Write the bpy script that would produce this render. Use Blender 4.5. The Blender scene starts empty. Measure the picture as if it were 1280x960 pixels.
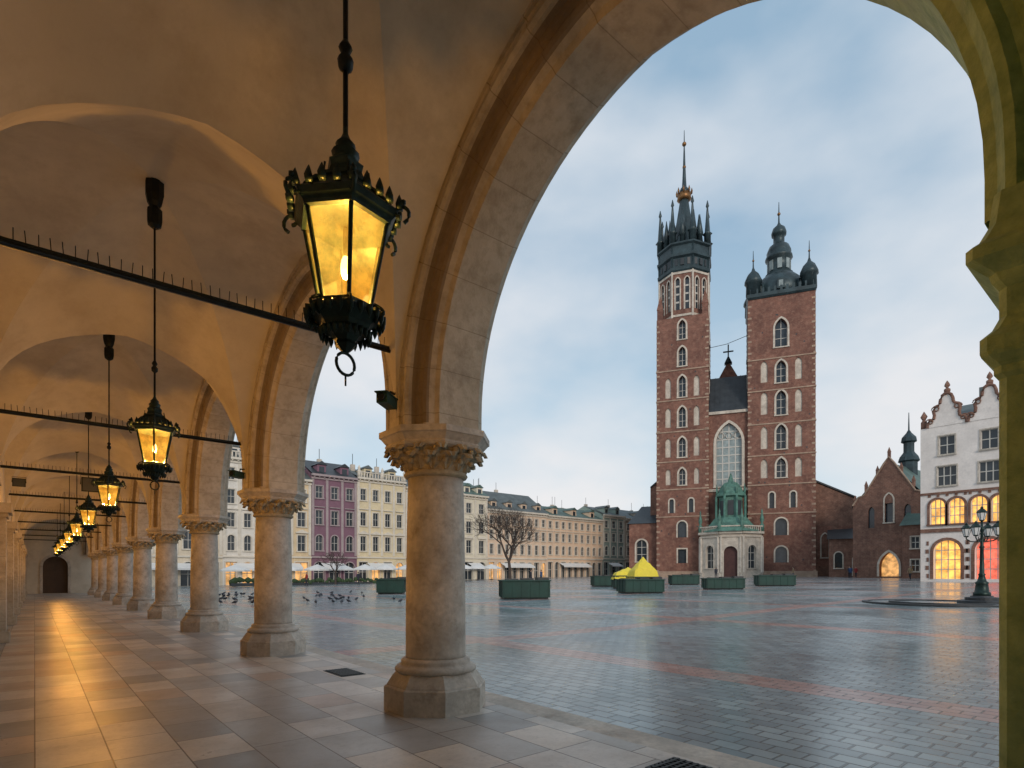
import bpy, math, random
from mathutils import Matrix, Vector
random.seed(7)
sc=bpy.context.scene
TH=math.radians(40)
S_,C_=math.sin(TH),math.cos(TH)
def W(X,Z): return (C_*X+S_*Z, -S_*X+C_*Z)
def gz(p): return -0.1+0.014*min(max(p-14,0),116)

# ---------------------------------------------------------------- materials
def newmat(name):
    m=bpy.data.materials.new(name); m.use_nodes=True
    nt=m.node_tree; b=nt.nodes['Principled BSDF']; return m,nt,b
def mathn(nt,op,a,b=None,c=None):
    n=nt.nodes.new('ShaderNodeMath'); n.operation=op
    for i,v in enumerate((a,b,c)):
        if v is None: continue
        if isinstance(v,(int,float)): n.inputs[i].default_value=v
        else: nt.links.new(v,n.inputs[i])
    return n.outputs[0]
def noise(nt,vec,scale,detail=5,rough=.6):
    n=nt.nodes.new('ShaderNodeTexNoise'); n.inputs['Scale'].default_value=scale
    n.inputs['Detail'].default_value=detail; n.inputs['Roughness'].default_value=rough
    nt.links.new(vec,n.inputs['Vector']); return n.outputs['Fac']
def mix(nt,fac,a,b,blend='MIX'):
    n=nt.nodes.new('ShaderNodeMix'); n.data_type='RGBA'; n.blend_type=blend
    for s,v in ((n.inputs[0],fac),(n.inputs[6],a),(n.inputs[7],b)):
        if isinstance(v,(int,float)): s.default_value=v
        elif isinstance(v,tuple): s.default_value=(*v[:3],1)
        else: nt.links.new(v,s)
    return n.outputs[2]
def maprange(nt,v,a,b,c=0,d=1):
    n=nt.nodes.new('ShaderNodeMapRange'); nt.links.new(v,n.inputs[0])
    for i,x in enumerate((a,b,c,d)): n.inputs[i+1].default_value=x
    return n.outputs[0]
def bump(nt,b,h,strength=.3,dist=.02):
    n=nt.nodes.new('ShaderNodeBump'); n.inputs['Strength'].default_value=strength; n.inputs['Distance'].default_value=dist
    nt.links.new(h,n.inputs['Height']); nt.links.new(n.outputs[0],b.inputs['Normal'])
def objco(nt):
    return nt.nodes.new('ShaderNodeTexCoord').outputs['Object']
def mat(name,col,rough=.75,var=.25,sc1=1.5,sc2=14,metal=0,bs=.25,bd=.02,stain=0,staincol=(.05,.045,.04)):
    m,nt,b=newmat(name); co=objco(nt)
    n1=noise(nt,co,sc1); n2=noise(nt,co,sc2)
    lo=tuple(c*(1-var) for c in col); hi=tuple(min(1,c*(1+var)) for c in col)
    c1=mix(nt,maprange(nt,n1,.3,.7),lo,hi)
    c2=mix(nt,maprange(nt,n2,.35,.75,0,.5),c1,tuple(c*(1-var) for c in lo))
    if stain:
        c2=mix(nt,maprange(nt,noise(nt,co,sc1*2.3,7,.7),.5,.75,0,stain),c2,staincol)
    nt.links.new(c2,b.inputs['Base Color']); b.inputs['Roughness'].default_value=rough
    b.inputs['Metallic'].default_value=metal
    if bs: bump(nt,b,n2,bs,bd)
    return m
def emis(name,col,s):
    m,nt,b=newmat(name); co=objco(nt)
    n=noise(nt,co,1.3,3)
    c=mix(nt,maprange(nt,n,.35,.65),tuple(x*.35 for x in col),col)
    b.inputs['Base Color'].default_value=(.1,.08,.05,1); b.inputs['Roughness'].default_value=.2
    nt.links.new(c,b.inputs['Emission Color']); b.inputs['Emission Strength'].default_value=s
    return m
def brickmat(name,c1,c2,mortar,bw=.5,bh=.2):
    m,nt,b=newmat(name); co=objco(nt)
    sx=nt.nodes.new('ShaderNodeSeparateXYZ'); nt.links.new(co,sx.inputs[0])
    cx=nt.nodes.new('ShaderNodeCombineXYZ')
    nt.links.new(mathn(nt,'ADD',sx.outputs[0],sx.outputs[1]),cx.inputs[0]); nt.links.new(sx.outputs[2],cx.inputs[1])
    br=nt.nodes.new('ShaderNodeTexBrick'); nt.links.new(cx.outputs[0],br.inputs['Vector'])
    br.inputs['Color1'].default_value=(*c1,1); br.inputs['Color2'].default_value=(*c2,1); br.inputs['Mortar'].default_value=(*mortar,1)
    br.inputs['Scale'].default_value=1; br.inputs['Brick Width'].default_value=bw; br.inputs['Row Height'].default_value=bh
    br.inputs['Mortar Size'].default_value=.018
    n=noise(nt,co,.35,8,.7); n2=noise(nt,co,1.6,7,.75)
    c=mix(nt,maprange(nt,n,.38,.62,0,.85),br.outputs[0],(c1[0]*.42,c1[1]*.48,c1[2]*.55))
    c=mix(nt,maprange(nt,n2,.48,.70,0,.65),c,(.38,.22,.155))
    nt.links.new(c,b.inputs['Base Color']); b.inputs['Roughness'].default_value=.9
    bump(nt,b,n2,.4,.08); return m

M={}
def stone_arch():
    m,nt,b=newmat('arch_sandstone'); co=objco(nt)
    n1=noise(nt,co,1.1,6); n2=noise(nt,co,9,6); n3=noise(nt,co,45,4)
    sx=nt.nodes.new('ShaderNodeSeparateXYZ'); nt.links.new(co,sx.inputs[0])
    y,z=sx.outputs[1],sx.outputs[2]
    loc=mathn(nt,'SUBTRACT',mathn(nt,'MODULO',mathn(nt,'ADD',y,-2.735+5.95/2+59.5),5.95),5.95/2)
    ang=mathn(nt,'ARCTAN2',mathn(nt,'SUBTRACT',z,3.3),loc)
    a1=mathn(nt,'MULTIPLY',ang,17/math.pi)
    hz=mathn(nt,'MULTIPLY',z,2.05)
    low=mathn(nt,'LESS_THAN',z,3.3)
    cc=mathn(nt,'ADD',mathn(nt,'MULTIPLY',a1,mathn(nt,'SUBTRACT',1,low)),mathn(nt,'MULTIPLY',hz,low))
    fr_=mathn(nt,'FRACT',mathn(nt,'ADD',cc,100))
    joint=mathn(nt,'LESS_THAN',fr_,.018)
    wn=nt.nodes.new('ShaderNodeTexWhiteNoise'); wn.noise_dimensions='1D'; nt.links.new(mathn(nt,'FLOOR',mathn(nt,'ADD',cc,100)),wn.inputs['W'])
    c=mix(nt,maprange(nt,n1,.3,.7),(.42,.36,.27),(.62,.56,.46))
    c=mix(nt,maprange(nt,wn.outputs[0],0,1,0,.3),c,(.38,.32,.23))
    c=mix(nt,maprange(nt,n2,.45,.75,0,.65),c,(.27,.22,.15))
    c=mix(nt,maprange(nt,noise(nt,co,2.6,8,.7),.52,.72,0,.5),c,(.20,.16,.11))
    c=mix(nt,mathn(nt,'MULTIPLY',joint,.5),c,(.14,.11,.07))
    x=sx.outputs[0]
    groove_tone=mathn(nt,'MULTIPLY',mathn(nt,'LESS_THAN',mathn(nt,'ABSOLUTE',mathn(nt,'SUBTRACT',x,3.225)),.05),mathn(nt,'GREATER_THAN',z,3.2))  # darker brown strip along the inner moulding groove, above the springing
    c=mix(nt,mathn(nt,'MULTIPLY',groove_tone,.7),c,(.13,.085,.045))
    green_light=maprange(nt,mathn(nt,'ADD',y,mathn(nt,'MULTIPLY',n1,1.6)),2.9,1.6,0,.9)  # greenish light at the near pier end, painted into the stone colour
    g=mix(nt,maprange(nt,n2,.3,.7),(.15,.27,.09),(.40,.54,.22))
    c=mix(nt,green_light,c,g)
    nt.links.new(c,b.inputs['Base Color']); b.inputs['Roughness'].default_value=.8
    bump(nt,b,mathn(nt,'SUBTRACT',mathn(nt,'ADD',n2,mathn(nt,'MULTIPLY',n3,.5)),mathn(nt,'MULTIPLY',joint,.8)),.5,.02); return m
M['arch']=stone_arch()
M['vault']=mat('vault_plaster',(.62,.56,.45),.85,.2,.5,4,bs=.18,bd=.03,stain=.5,staincol=(.33,.26,.17))
M['col']=mat('column_limestone',(.52,.47,.40),.65,.3,1.6,18,bs=.4,bd=.012,stain=.85,staincol=(.20,.165,.125))
M['cap']=mat('capital_stone',(.44,.37,.25),.75,.3,4,30,bs=.5,bd=.015,stain=.7,staincol=(.09,.07,.05))
M['iron']=mat('black_iron',(.016,.022,.022),.45,.4,8,40,metal=.6,bs=.4,bd=.004)
M['irong']=mat('verdigris_iron',(.018,.04,.034),.42,.5,12,50,metal=.5,bs=.5,bd=.004)
M['slate']=mat('dark_slate',(.035,.042,.048),.5,.35,.8,6)
M['roofg']=mat('weathered_roof',(.12,.14,.14),.6,.35,.6,5,stain=.6,staincol=(.06,.09,.08))
M['spire']=mat('dark_patina_metal',(.035,.06,.068),.42,.5,.5,3,metal=.3)
M['copper']=mat('green_copper',(.10,.23,.18),.55,.4,.8,5,stain=.85,staincol=(.015,.04,.036))
M['roofcop']=mat('aged_copper_roof',(.09,.15,.13),.6,.35,.5,4,stain=.6,staincol=(.05,.06,.055))
M['gold']=mat('bronze_gilding',(.26,.13,.05),.4,.3,2,9,metal=.7,bs=0)
M['wstone']=mat('white_dressed_stone',(.62,.55,.46),.8,.25,.8,6,stain=.6,staincol=(.27,.2,.15))
M['quoin']=mat('quoin_stone',(.42,.30,.22),.85,.3,.6,5,stain=.7,staincol=(.22,.12,.085))
M['brick']=brickmat('church_brick',(.27,.105,.070),(.19,.072,.050),(.28,.20,.15))
M['brick2']=brickmat('old_brick',(.26,.12,.078),(.18,.08,.054),(.28,.2,.16))
M['glass']=mat('window_glass',(.035,.045,.055),.08,.3,.6,3,bs=0)
M['frame']=mat('painted_frame',(.55,.53,.48),.5,.05,2,9,bs=0)
M['lit']=emis('lit_window',(1,.47,.10),2.0)
M['litdim']=emis('dim_shop_window',(1,.50,.16),1.1)
M['litred']=emis('red_shop_light',(1,.16,.10),1.7)
M['reddoor']=mat('oak_door',(.09,.03,.025),.5,.3,2,14)
M['bark']=mat('bark',(.075,.055,.045),.9,.3,4,20)
M['boxg']=mat('green_painted_wood',(.006,.05,.038),.6,.3,1.5,12,stain=.3,staincol=(.01,.02,.02))
M['yellow']=mat('yellow_tarpaulin',(.85,.68,.05),.6,.12,1.2,6,bs=.5,bd=.06)
M['canvas']=mat('white_canvas',(.76,.76,.74),.7,.08,1,8)
M['hedge']=mat('hedge_leaves',(.05,.09,.035),.8,.5,6,30,bs=1,bd=.05)
M['doorw']=mat('dark_oak',(.05,.028,.018),.55,.3,2,14)
M['tgl']=mat('leaded_glass',(.30,.36,.36),.3,.3,1.5,5,bs=0)

def lampglass():
    m=bpy.data.materials.new('lantern_glass'); m.use_nodes=True; nt=m.node_tree
    for n in list(nt.nodes): nt.nodes.remove(n)
    out=nt.nodes.new('ShaderNodeOutputMaterial'); co=objco(nt)
    sx=nt.nodes.new('ShaderNodeSeparateXYZ'); nt.links.new(co,sx.inputs[0])
    g=maprange(nt,mathn(nt,'ABSOLUTE',mathn(nt,'ADD',sx.outputs[2],.02)),.22,.0,.30,1.0)
    nn=maprange(nt,noise(nt,co,9,4),.35,.65,.45,1.2)
    e=nt.nodes.new('ShaderNodeEmission')
    c=mix(nt,g,(.90,.26,.01),(1.0,.50,.055)); nt.links.new(c,e.inputs[0])
    nt.links.new(mathn(nt,'MULTIPLY',mathn(nt,'ADD',g,.2),mathn(nt,'MULTIPLY',nn,1.35)),e.inputs[1])
    t=nt.nodes.new('ShaderNodeBsdfTransparent'); t.inputs[0].default_value=(1,.78,.42,1)
    gl=nt.nodes.new('ShaderNodeBsdfGlossy'); gl.inputs['Roughness'].default_value=.12
    m1=nt.nodes.new('ShaderNodeMixShader'); m1.inputs[0].default_value=.6
    nt.links.new(t.outputs[0],m1.inputs[1]); nt.links.new(e.outputs[0],m1.inputs[2])
    fr=nt.nodes.new('ShaderNodeFresnel'); fr.inputs[0].default_value=1.45
    m2=nt.nodes.new('ShaderNodeMixShader'); nt.links.new(fr.outputs[0],m2.inputs[0])
    nt.links.new(m1.outputs[0],m2.inputs[1]); nt.links.new(gl.outputs[0],m2.inputs[2])
    nt.links.new(m2.outputs[0],out.inputs[0]); return m
M['lglass']=lampglass()
m,nt,b=newmat('bulb'); b.inputs['Emission Color'].default_value=(1,.75,.35,1); b.inputs['Emission Strength'].default_value=12; M['bulb']=m

def floor_mat():
    m,nt,b=newmat('arcade_slabs'); co=objco(nt)
    mp=nt.nodes.new('ShaderNodeMapping'); mp.inputs['Rotation'].default_value=(0,0,math.radians(90)); nt.links.new(co,mp.inputs[0])
    br=nt.nodes.new('ShaderNodeTexBrick'); nt.links.new(mp.outputs[0],br.inputs['Vector'])
    br.offset=.37; br.squash=1.5; br.squash_frequency=3
    br.inputs['Color1'].default_value=(0,0,0,1); br.inputs['Color2'].default_value=(1,1,1,1); br.inputs['Mortar'].default_value=(.5,.5,.5,1)
    br.inputs['Scale'].default_value=1; br.inputs['Brick Width'].default_value=.72; br.inputs['Row Height'].default_value=.50
    br.inputs['Mortar Size'].default_value=.007; br.inputs['Mortar Smooth'].default_value=.3
    r=nt.nodes.new('ShaderNodeValToRGB'); nt.links.new(br.outputs[0],r.inputs[0]); r.color_ramp.interpolation='CONSTANT'
    e=r.color_ramp.elements; e[0].color=(.56,.51,.44,1); e[1].color=(.47,.41,.34,1)
    for pos,c in ((.14,(.37,.36,.34)),(.28,(.64,.57,.48)),(.42,(.50,.39,.31)),(.56,(.31,.31,.30)),(.68,(.60,.56,.50)),(.8,(.43,.42,.39))):
        x=e.new(pos); x.color=(*c,1)
    n1=noise(nt,co,1.2,6,.65); n2=noise(nt,co,22,6,.7)
    c=mix(nt,maprange(nt,n1,.35,.7,0,.5),r.outputs[0],(.26,.22,.18))
    c=mix(nt,maprange(nt,n2,.5,.8,0,.35),c,(.18,.15,.13))
    c=mix(nt,maprange(nt,noise(nt,co,5,8,.75),.55,.72,0,.4),c,(.17,.14,.12))
    c=mix(nt,mathn(nt,'MULTIPLY',br.outputs['Fac'],.85),c,(.08,.07,.06))
    nt.links.new(c,b.inputs['Base Color'])
    nt.links.new(maprange(nt,n1,.3,.7,.27,.46),b.inputs['Roughness'])
    b.inputs['Specular IOR Level'].default_value=.4
    h=mathn(nt,'SUBTRACT',mathn(nt,'MULTIPLY',n2,.25),br.outputs['Fac'])
    bump(nt,b,h,.6,.004); return m
M['floor']=floor_mat()
def square_mat():
    m,nt,b=newmat('wet_stone_setts'); co=objco(nt)
    mp=nt.nodes.new('ShaderNodeMapping'); mp.inputs['Rotation'].default_value=(0,0,math.radians(90)); nt.links.new(co,mp.inputs[0])
    br=nt.nodes.new('ShaderNodeTexBrick'); nt.links.new(mp.outputs[0],br.inputs['Vector'])
    br.inputs['Color1'].default_value=(0,0,0,1); br.inputs['Color2'].default_value=(1,1,1,1); br.inputs['Mortar'].default_value=(.5,.5,.5,1)
    br.inputs['Scale'].default_value=1; br.inputs['Brick Width'].default_value=.32; br.inputs['Row Height'].default_value=.21
    br.inputs['Mortar Size'].default_value=.014; br.inputs['Mortar Smooth'].default_value=.4
    c=mix(nt,br.outputs[0],(.17,.25,.28),(.33,.42,.44))
    n1=noise(nt,co,.16,6,.65); n2=noise(nt,co,2.2,6,.7); n3=noise(nt,co,30,3)
    sx=nt.nodes.new('ShaderNodeSeparateXYZ'); nt.links.new(co,sx.inputs[0])
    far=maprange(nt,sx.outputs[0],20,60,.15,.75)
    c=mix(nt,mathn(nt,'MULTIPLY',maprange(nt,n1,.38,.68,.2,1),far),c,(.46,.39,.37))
    c=mix(nt,maprange(nt,n2,.45,.75,0,.5),c,(.13,.17,.185))
    def band(o,period,off,w):
        a=mathn(nt,'MODULO',mathn(nt,'ADD',o,off+1000*period),period)
        return mathn(nt,'LESS_THAN',a,w)
    b1=band(sx.outputs[0],9.5,1.3,.8); b2=band(sx.outputs[1],14.0,3.0,.8)
    bb=mathn(nt,'MAXIMUM',b1,b2)
    pink=mix(nt,br.outputs[0],(.44,.24,.21),(.56,.36,.32))
    c=mix(nt,mathn(nt,'MULTIPLY',bb,.85),c,pink)
    c=mix(nt,mathn(nt,'MULTIPLY',br.outputs['Fac'],.8),c,(.045,.065,.07))
    nt.links.new(c,b.inputs['Base Color'])
    nt.links.new(maprange(nt,n1,.35,.65,.12,.32),b.inputs['Roughness'])
    h=mathn(nt,'SUBTRACT',mathn(nt,'MULTIPLY',n3,.25),br.outputs['Fac'])
    bump(nt,b,h,.5,.010); return m
M['square']=square_mat()

# ---------------------------------------------------------------- geometry helpers
class Grp:
    def __init__(s,name,Mx=None): s.name=name; s.M=Mx or Matrix.Identity(4); s.parts={}; s.data=None
    def add(s,part,vs,fs,T=None,smooth=False,mat=None):
        key=part
        if key not in s.parts: s.parts[key]=[[],[],[],mat]
        P=s.parts[key]; o=len(P[0])
        if T is not None: vs=[tuple(T@Vector(v)) for v in vs]
        P[0].extend(vs); P[1].extend([tuple(i+o for i in f) for f in fs]); P[2].extend([smooth]*len(fs))
        if mat: P[3]=mat
    def done(s,mats=None):
        mats=mats or {}
        s.data=[]
        for k,(v,f,sm,mt) in s.parts.items():
            me=bpy.data.meshes.new(k); me.from_pydata([tuple(x) for x in v],[],f)
            me.polygons.foreach_set('use_smooth',sm)
            me.materials.append(M[mats.get(k,mt or k)]); me.update(); s.data.append((k,me))
        return s.place(s.M)
    def place(s,Mx):
        e=bpy.data.objects.new(s.name,None); sc.collection.objects.link(e); e.matrix_world=Mx; e.empty_display_size=.3
        for k,me in s.data:
            o=bpy.data.objects.new(k,me); sc.collection.objects.link(o); o.parent=e
        return e
def Tr(x,y,z,rz=0): return Matrix.Translation((x,y,z))@Matrix.Rotation(math.radians(rz),4,'Z')
def box(G,part,x0,x1,y0,y1,z0,z1,T=None,mat=None):
    v=[(x,y,z) for z in (z0,z1) for y in (y0,y1) for x in (x0,x1)]
    f=[(0,2,3,1),(4,5,7,6),(0,1,5,4),(1,3,7,5),(3,2,6,7),(2,0,4,6)]
    G.add(part,v,f,T,mat=mat)
def lathe(G,part,prof,n=16,T=None,rot=0,smooth=True,mat=None,cap=True):
    v=[];f=[]
    for r,z in prof:
        for i in range(n):
            a=2*math.pi*(i+rot)/n; v.append((r*math.cos(a),r*math.sin(a),z))
    for j in range(len(prof)-1):
        for i in range(n):
            f.append((j*n+i,j*n+(i+1)%n,(j+1)*n+(i+1)%n,(j+1)*n+i))
    if cap:
        f.append(tuple(range(n-1,-1,-1))); f.append(tuple((len(prof)-1)*n+i for i in range(n)))
    G.add(part,v,f,T,smooth,mat)
def tube(G,part,pts,rad,n=6,T=None,smooth=True,mat=None,closed=False):
    pts=[Vector(p) for p in pts]; v=[];f=[]; L=len(pts)
    if not hasattr(rad,'__len__'): rad=[rad]*L
    for i,p in enumerate(pts):
        d=(pts[(i+1)%L]-pts[i-1]) if closed else (pts[min(i+1,L-1)]-pts[max(i-1,0)])
        d.normalize(); a=Vector((0,0,1)) if abs(d.z)<.9 else Vector((1,0,0))
        s=d.cross(a).normalized(); t=d.cross(s)
        for k in range(n):
            an=2*math.pi*k/n; v.append(tuple(p+(s*math.cos(an)+t*math.sin(an))*rad[i]))
    for i in range(L if closed else L-1):
        j=(i+1)%L
        for k in range(n): f.append((i*n+k,i*n+(k+1)%n,j*n+(k+1)%n,j*n+k))
    if not closed: f.append(tuple(range(n))); f.append(tuple((L-1)*n+k for k in range(n)))
    G.add(part,v,f,T,smooth,mat)
def ball(G,part,c,r,T=None,n=10,mat=None,sc_=(1,1,1)):
    v=[];f=[];m_=n//2
    for j in range(m_+1):
        ph=math.pi*j/m_
        for i in range(n):
            a=2*math.pi*i/n
            v.append((c[0]+r*sc_[0]*math.sin(ph)*math.cos(a),c[1]+r*sc_[1]*math.sin(ph)*math.sin(a),c[2]+r*sc_[2]*math.cos(ph)))
    for j in range(m_):
        for i in range(n): f.append((j*n+i,j*n+(i+1)%n,(j+1)*n+(i+1)%n,(j+1)*n+i))
    G.add(part,v,f,T,True,mat)

def outline(cx,zb,w,h,arch,off=0,n=6):
    hw=w/2
    if not arch: return [(cx-hw-off,zb),(cx-hw-off,zb+h+off),(cx+hw+off,zb+h+off),(cx+hw+off,zb)]
    R=hw if arch=='round' else w*.95
    rise=math.sqrt(R*R-(R-hw)**2); zs=zb+h-rise
    pts=[(cx-hw-off,zb)]
    al=math.acos(max(-1,min(1,-(R-hw)/(R+off))))
    L=[]
    for i in range(n+1):
        a=math.pi+(al-math.pi)*i/n
        L.append((cx-hw+R+(R+off)*math.cos(a),zs+(R+off)*math.sin(a)))
    pts+=L; pts+=[(2*cx-x,z) for x,z in reversed(L[:-1])]
    pts.append((cx+hw+off,zb)); return pts
def facade(G,x0,x1,z0,z1,ops,T=None,wall='walls',wm=None):
    xs={x0,x1}; zs={z0,z1}
    for o in ops:
        xs|={o['x']-o['w']/2,o['x']+o['w']/2}; zs|={o['z'],o['z']+o['h']}
    xs=sorted(x for x in xs if x0-1e-6<=x<=x1+1e-6); zs=sorted(z for z in zs if z0-1e-6<=z<=z1+1e-6)
    v=[];f=[]
    def q(a,b,c,d):
        i=len(v); v.extend([a,b,c,d]); f.append((i,i+1,i+2,i+3))
    for j in range(len(zs)-1):
        cz=(zs[j]+zs[j+1])/2; run=None
        for i in range(len(xs)-1):
            cx=(xs[i]+xs[i+1])/2
            ins=any(abs(cx-o['x'])<o['w']/2 and o['z']<cz<o['z']+o['h'] for o in ops)
            if not ins and run is None: run=xs[i]
            if ins and run is not None: q((run,0,zs[j]),(xs[i],0,zs[j]),(xs[i],0,zs[j+1]),(run,0,zs[j+1])); run=None
        if run is not None: q((run,0,zs[j]),(x1,0,zs[j]),(x1,0,zs[j+1]),(run,0,zs[j+1]))
    for o in ops:
        cx,zb,w,h=o['x'],o['z'],o['w'],o['h']; ar=o.get('arch'); d=o.get('d',.25)
        ol=outline(cx,zb,w,h,ar)
        if ar:
            tl=(cx-w/2,0,zb+h); tr=(cx+w/2,0,zb+h)
            for a,b in zip(ol[1:-2],ol[2:-1]):
                c=tl if (a[0]+b[0])/2<cx else tr
                i=len(v); v.extend([c,(a[0],0,a[1]),(b[0],0,b[1])]); f.append((i,i+1,i+2))
        for a,b in zip(ol[:-1],ol[1:]): q((a[0],0,a[1]),(b[0],0,b[1]),(b[0],d,b[1]),(a[0],d,a[1]))
        q((cx-w/2,0,zb),(cx+w/2,0,zb),(cx+w/2,d,zb),(cx-w/2,d,zb))
        G.add(o.get('fill','glass'),[(cx-w/2,d,zb),(cx+w/2,d,zb),(cx+w/2,d,zb+h),(cx-w/2,d,zb+h)],[(0,1,2,3)],T)
        t=o.get('trim')
        if t:
            tw=o.get('tw',.18); pr=o.get('pr',.07); oo=outline(cx,zb,w,h,ar,tw); vv=[];ff=[]
            for k in range(len(ol)-1):
                a,b,c,e=ol[k],ol[k+1],oo[k+1],oo[k]
                i=len(vv); vv+= [(a[0],-pr,a[1]),(b[0],-pr,b[1]),(c[0],-pr,c[1]),(e[0],-pr,e[1]),(c[0],0,c[1]),(e[0],0,e[1]),(a[0],0,a[1]),(b[0],0,b[1])]
                ff+=[(i,i+1,i+2,i+3),(i+3,i+2,i+4,i+5),(i,i+6,i+7,i+1)]
            G.add(t,vv,ff,T)
            if o.get('sill',1): box(G,t,cx-w/2-tw-.05,cx+w/2+tw+.05,-pr-.1,.02,zb-.18,zb-.003,T)
        mu=o.get('mull')
        if mu:
            nv,nh=mu; bw=o.get('bw',.045)
            box(G,'frames',cx-w/2+.003,cx-w/2+.07,d-.07,d-.01,zb,zb+h,T,mat='frame'); box(G,'frames',cx+w/2-.07,cx+w/2-.003,d-.07,d-.01,zb,zb+h,T)
            if not ar: box(G,'frames',cx-w/2+.003,cx+w/2-.003,d-.071,d-.011,zb+h-.07,zb+h-.003,T)
            for k in range(1,nv+1):
                x=cx-w/2+w*k/(nv+1); box(G,'frames',x-bw,x+bw,d-.08,d-.01,zb,zb+h-.003,T)
            for k in range(1,nh+1):
                z=zb+h*k/(nh+1); box(G,'frames',cx-w/2+.003,cx+w/2-.003,d-.075,d-.012,z-bw,z+bw,T)
    G.add(wall,v,f,T,mat=wm)

# ================================================================ ARCADE
ZS=3.17; PC=3.62; U1=5.71; SP=5.95
PI_,PO=3.10,4.15
KB=range(-2,10)
prof=[(.45,PI_),(.42,PI_),(.42,3.13),(.385,3.15),(.355,3.115),(.31,3.11),(.28,3.14),(.27,3.23),(.22,3.24),(.20,3.27),(.17,3.27),(.13,3.235),(.09,3.25),(.07,3.29),(.05,3.33),(0,3.36)]
prof=prof+[(0,3.62)]+[(a,2*3.625-b) for a,b in reversed(prof)]
A=Grp('vaulted_arcade')
def archcurve(c,hs,dr,rise=2.5,n=20):
    R=(rise*rise+hs*hs)/(2*hs); zc=ZS+.2
    al=math.acos(-(R-hs)/(R+dr)); L=[(c-hs-dr,ZS)]
    for i in range(n+1):
        a=math.pi+(al-math.pi)*i/n
        L.append((c-hs+R+(R+dr)*math.cos(a),zc+(R+dr)*math.sin(a)))
    return L+[(2*c-x,z) for x,z in reversed(L[:-1])]
for k in KB:
    ub0=U1-SP+SP*k; ub1=ub0+SP; c=(ub0+ub1)/2; hs=2.4; rise=2.5
    if k==0: c,hs,rise=2.92,2.31,2.48
    if k==-1: c,hs=-3.31,2.3
    cur=[archcurve(c,hs,d,rise) for d,_ in prof]
    n=len(cur[0]); v=[];f=[]
    for (d,p),cu in zip(prof,cur): v+=[(p,x,z) for x,z in cu]
    for j in range(len(prof)-1):
        for i in range(n-1): f.append((j*n+i,j*n+i+1,(j+1)*n+i+1,(j+1)*n+i))
    A.add('arch_mouldings',v,f,None,False,'arch')
    for p,ztop in ((PI_,7.0),(PO,7.4)):
        o=cur[0]; v=[];f=[]
        o2=[(ub0,ZS)]+o+[(ub1,ZS)]
        for x,z in o2: v+=[(p,x,z),(p,x,ztop)]
        for i in range(len(o2)-1): f.append((2*i,2*i+2,2*i+3,2*i+1))
        A.add('arch_wall',v,f,None,False,'arch')
    pc=(PI_-.7)/2; hw=(PI_+.7)/2; uc=(ub0+ub1)/2; hl=SP/2; Rn=1.10
    def pr_(x):
        x=min(abs(x),1); return math.sqrt(max(0,Rn*Rn-(x+Rn-1)**2))/math.sqrt(2*Rn-1)
    nr,ntt=22,24
    for side in range(4):
        v=[];f=[]
        for i in range(nr+1):
            r=math.sin(math.pi/2*i/nr)
            for j in range(ntt+1):
                t=-1+2*j/ntt; t=math.sin(t*math.pi/2)
                a,b_={0:(r*t,r),1:(r*t,-r),2:(r,r*t),3:(-r,r*t)}[side]
                mn=min(abs(a),abs(b_)); z=ZS+(3.2+.3*(1-r*r)-(.75*r*r*(1-abs(t)**3) if side<2 else 0))*pr_(mn)
                v.append((pc+a*hw,uc+b_*hl,z))
        for i in range(nr):
            for j in range(ntt): 
                q=i*(ntt+1)+j; f.append((q,q+1,q+ntt+2,q+ntt+1))
        A.add('vault_webs',v,f,None,True,'vault')
uA=U1-SP-2*SP; uB=U1+SP*9
Tw=Matrix.Translation((-.7,uB,0))@Matrix.Rotation(math.radians(-90),4,'Z')@Matrix.Scale(-1,4,(0,1,0))
ops=[]
for k in KB:
    uc=U1-SP/2+SP*k
    ops.append(dict(x=uB-uc,z=.02,w=1.5,h=2.9,arch='round',d=.35,fill='door_leaf',trim='door_surround',tw=.2,pr=.05,sill=0))
facade(A,0,uB-uA,0,7,ops,Tw,'inner_wall','vault')
A.parts['door_leaf'][3]='doorw'; A.parts['door_surround'][3]='col'
for k in range(-2,11):
    u=U1-SP+SP*k
    box(A,'pilasters',-.71,-.5,u-.35,u+.35,.25,2.85,mat='arch'); box(A,'pilasters',-.71,-.44,u-.42,u+.42,0,.25)
    box(A,'pilasters',-.71,-.46,u-.39,u+.39,2.85,2.95); box(A,'pilasters',-.71,-.40,u-.45,u+.45,2.95,3.17)
def endwall(u,flip):
    T=Matrix.Translation((-.7,u,0))@(Matrix.Scale(-1,4,(0,1,0)) if flip else Matrix.Identity(4))
    facade(A,0,4.85,0,7,[dict(x=2.0,z=.02,w=1.6,h=3.0,arch='round',d=.4,fill='door_leaf',trim='door_surround',tw=.2,sill=0)],T,'end_wall','vault')
endwall(uB,False); endwall(uA,True)
box(A,'upper_storey',-12,4.1,uA-.3,uB+.3,7.05,14,mat='vault')
box(A,'upper_storey',-12,-1.1,uA-.3,uB+.3,0,7.0)
box(A,'cornice',4.1,4.4,uA-.4,uB+.4,7.41,7.8,mat='col')
A.done()

Rg=Grp('iron_tie_rod')
tube(Rg,'rod',[(-.7,0,4.03),(3.12,0,4.03)],.022,6,mat='iron')
box(Rg,'rod',-.7,3.12,-.012,.012,4.045,4.075)
x=-.65
while x<3.1:
    tube(Rg,'bird_spikes',[(x,0,4.06),(x+random.uniform(-.01,.01),0,4.17)],.004,3,mat='iron'); x+=.075
Rg.M=Tr(0,U1,0); Rg.done()
for k in range(1,9): Rg.place(Tr(0,U1+SP*k,0))

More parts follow.
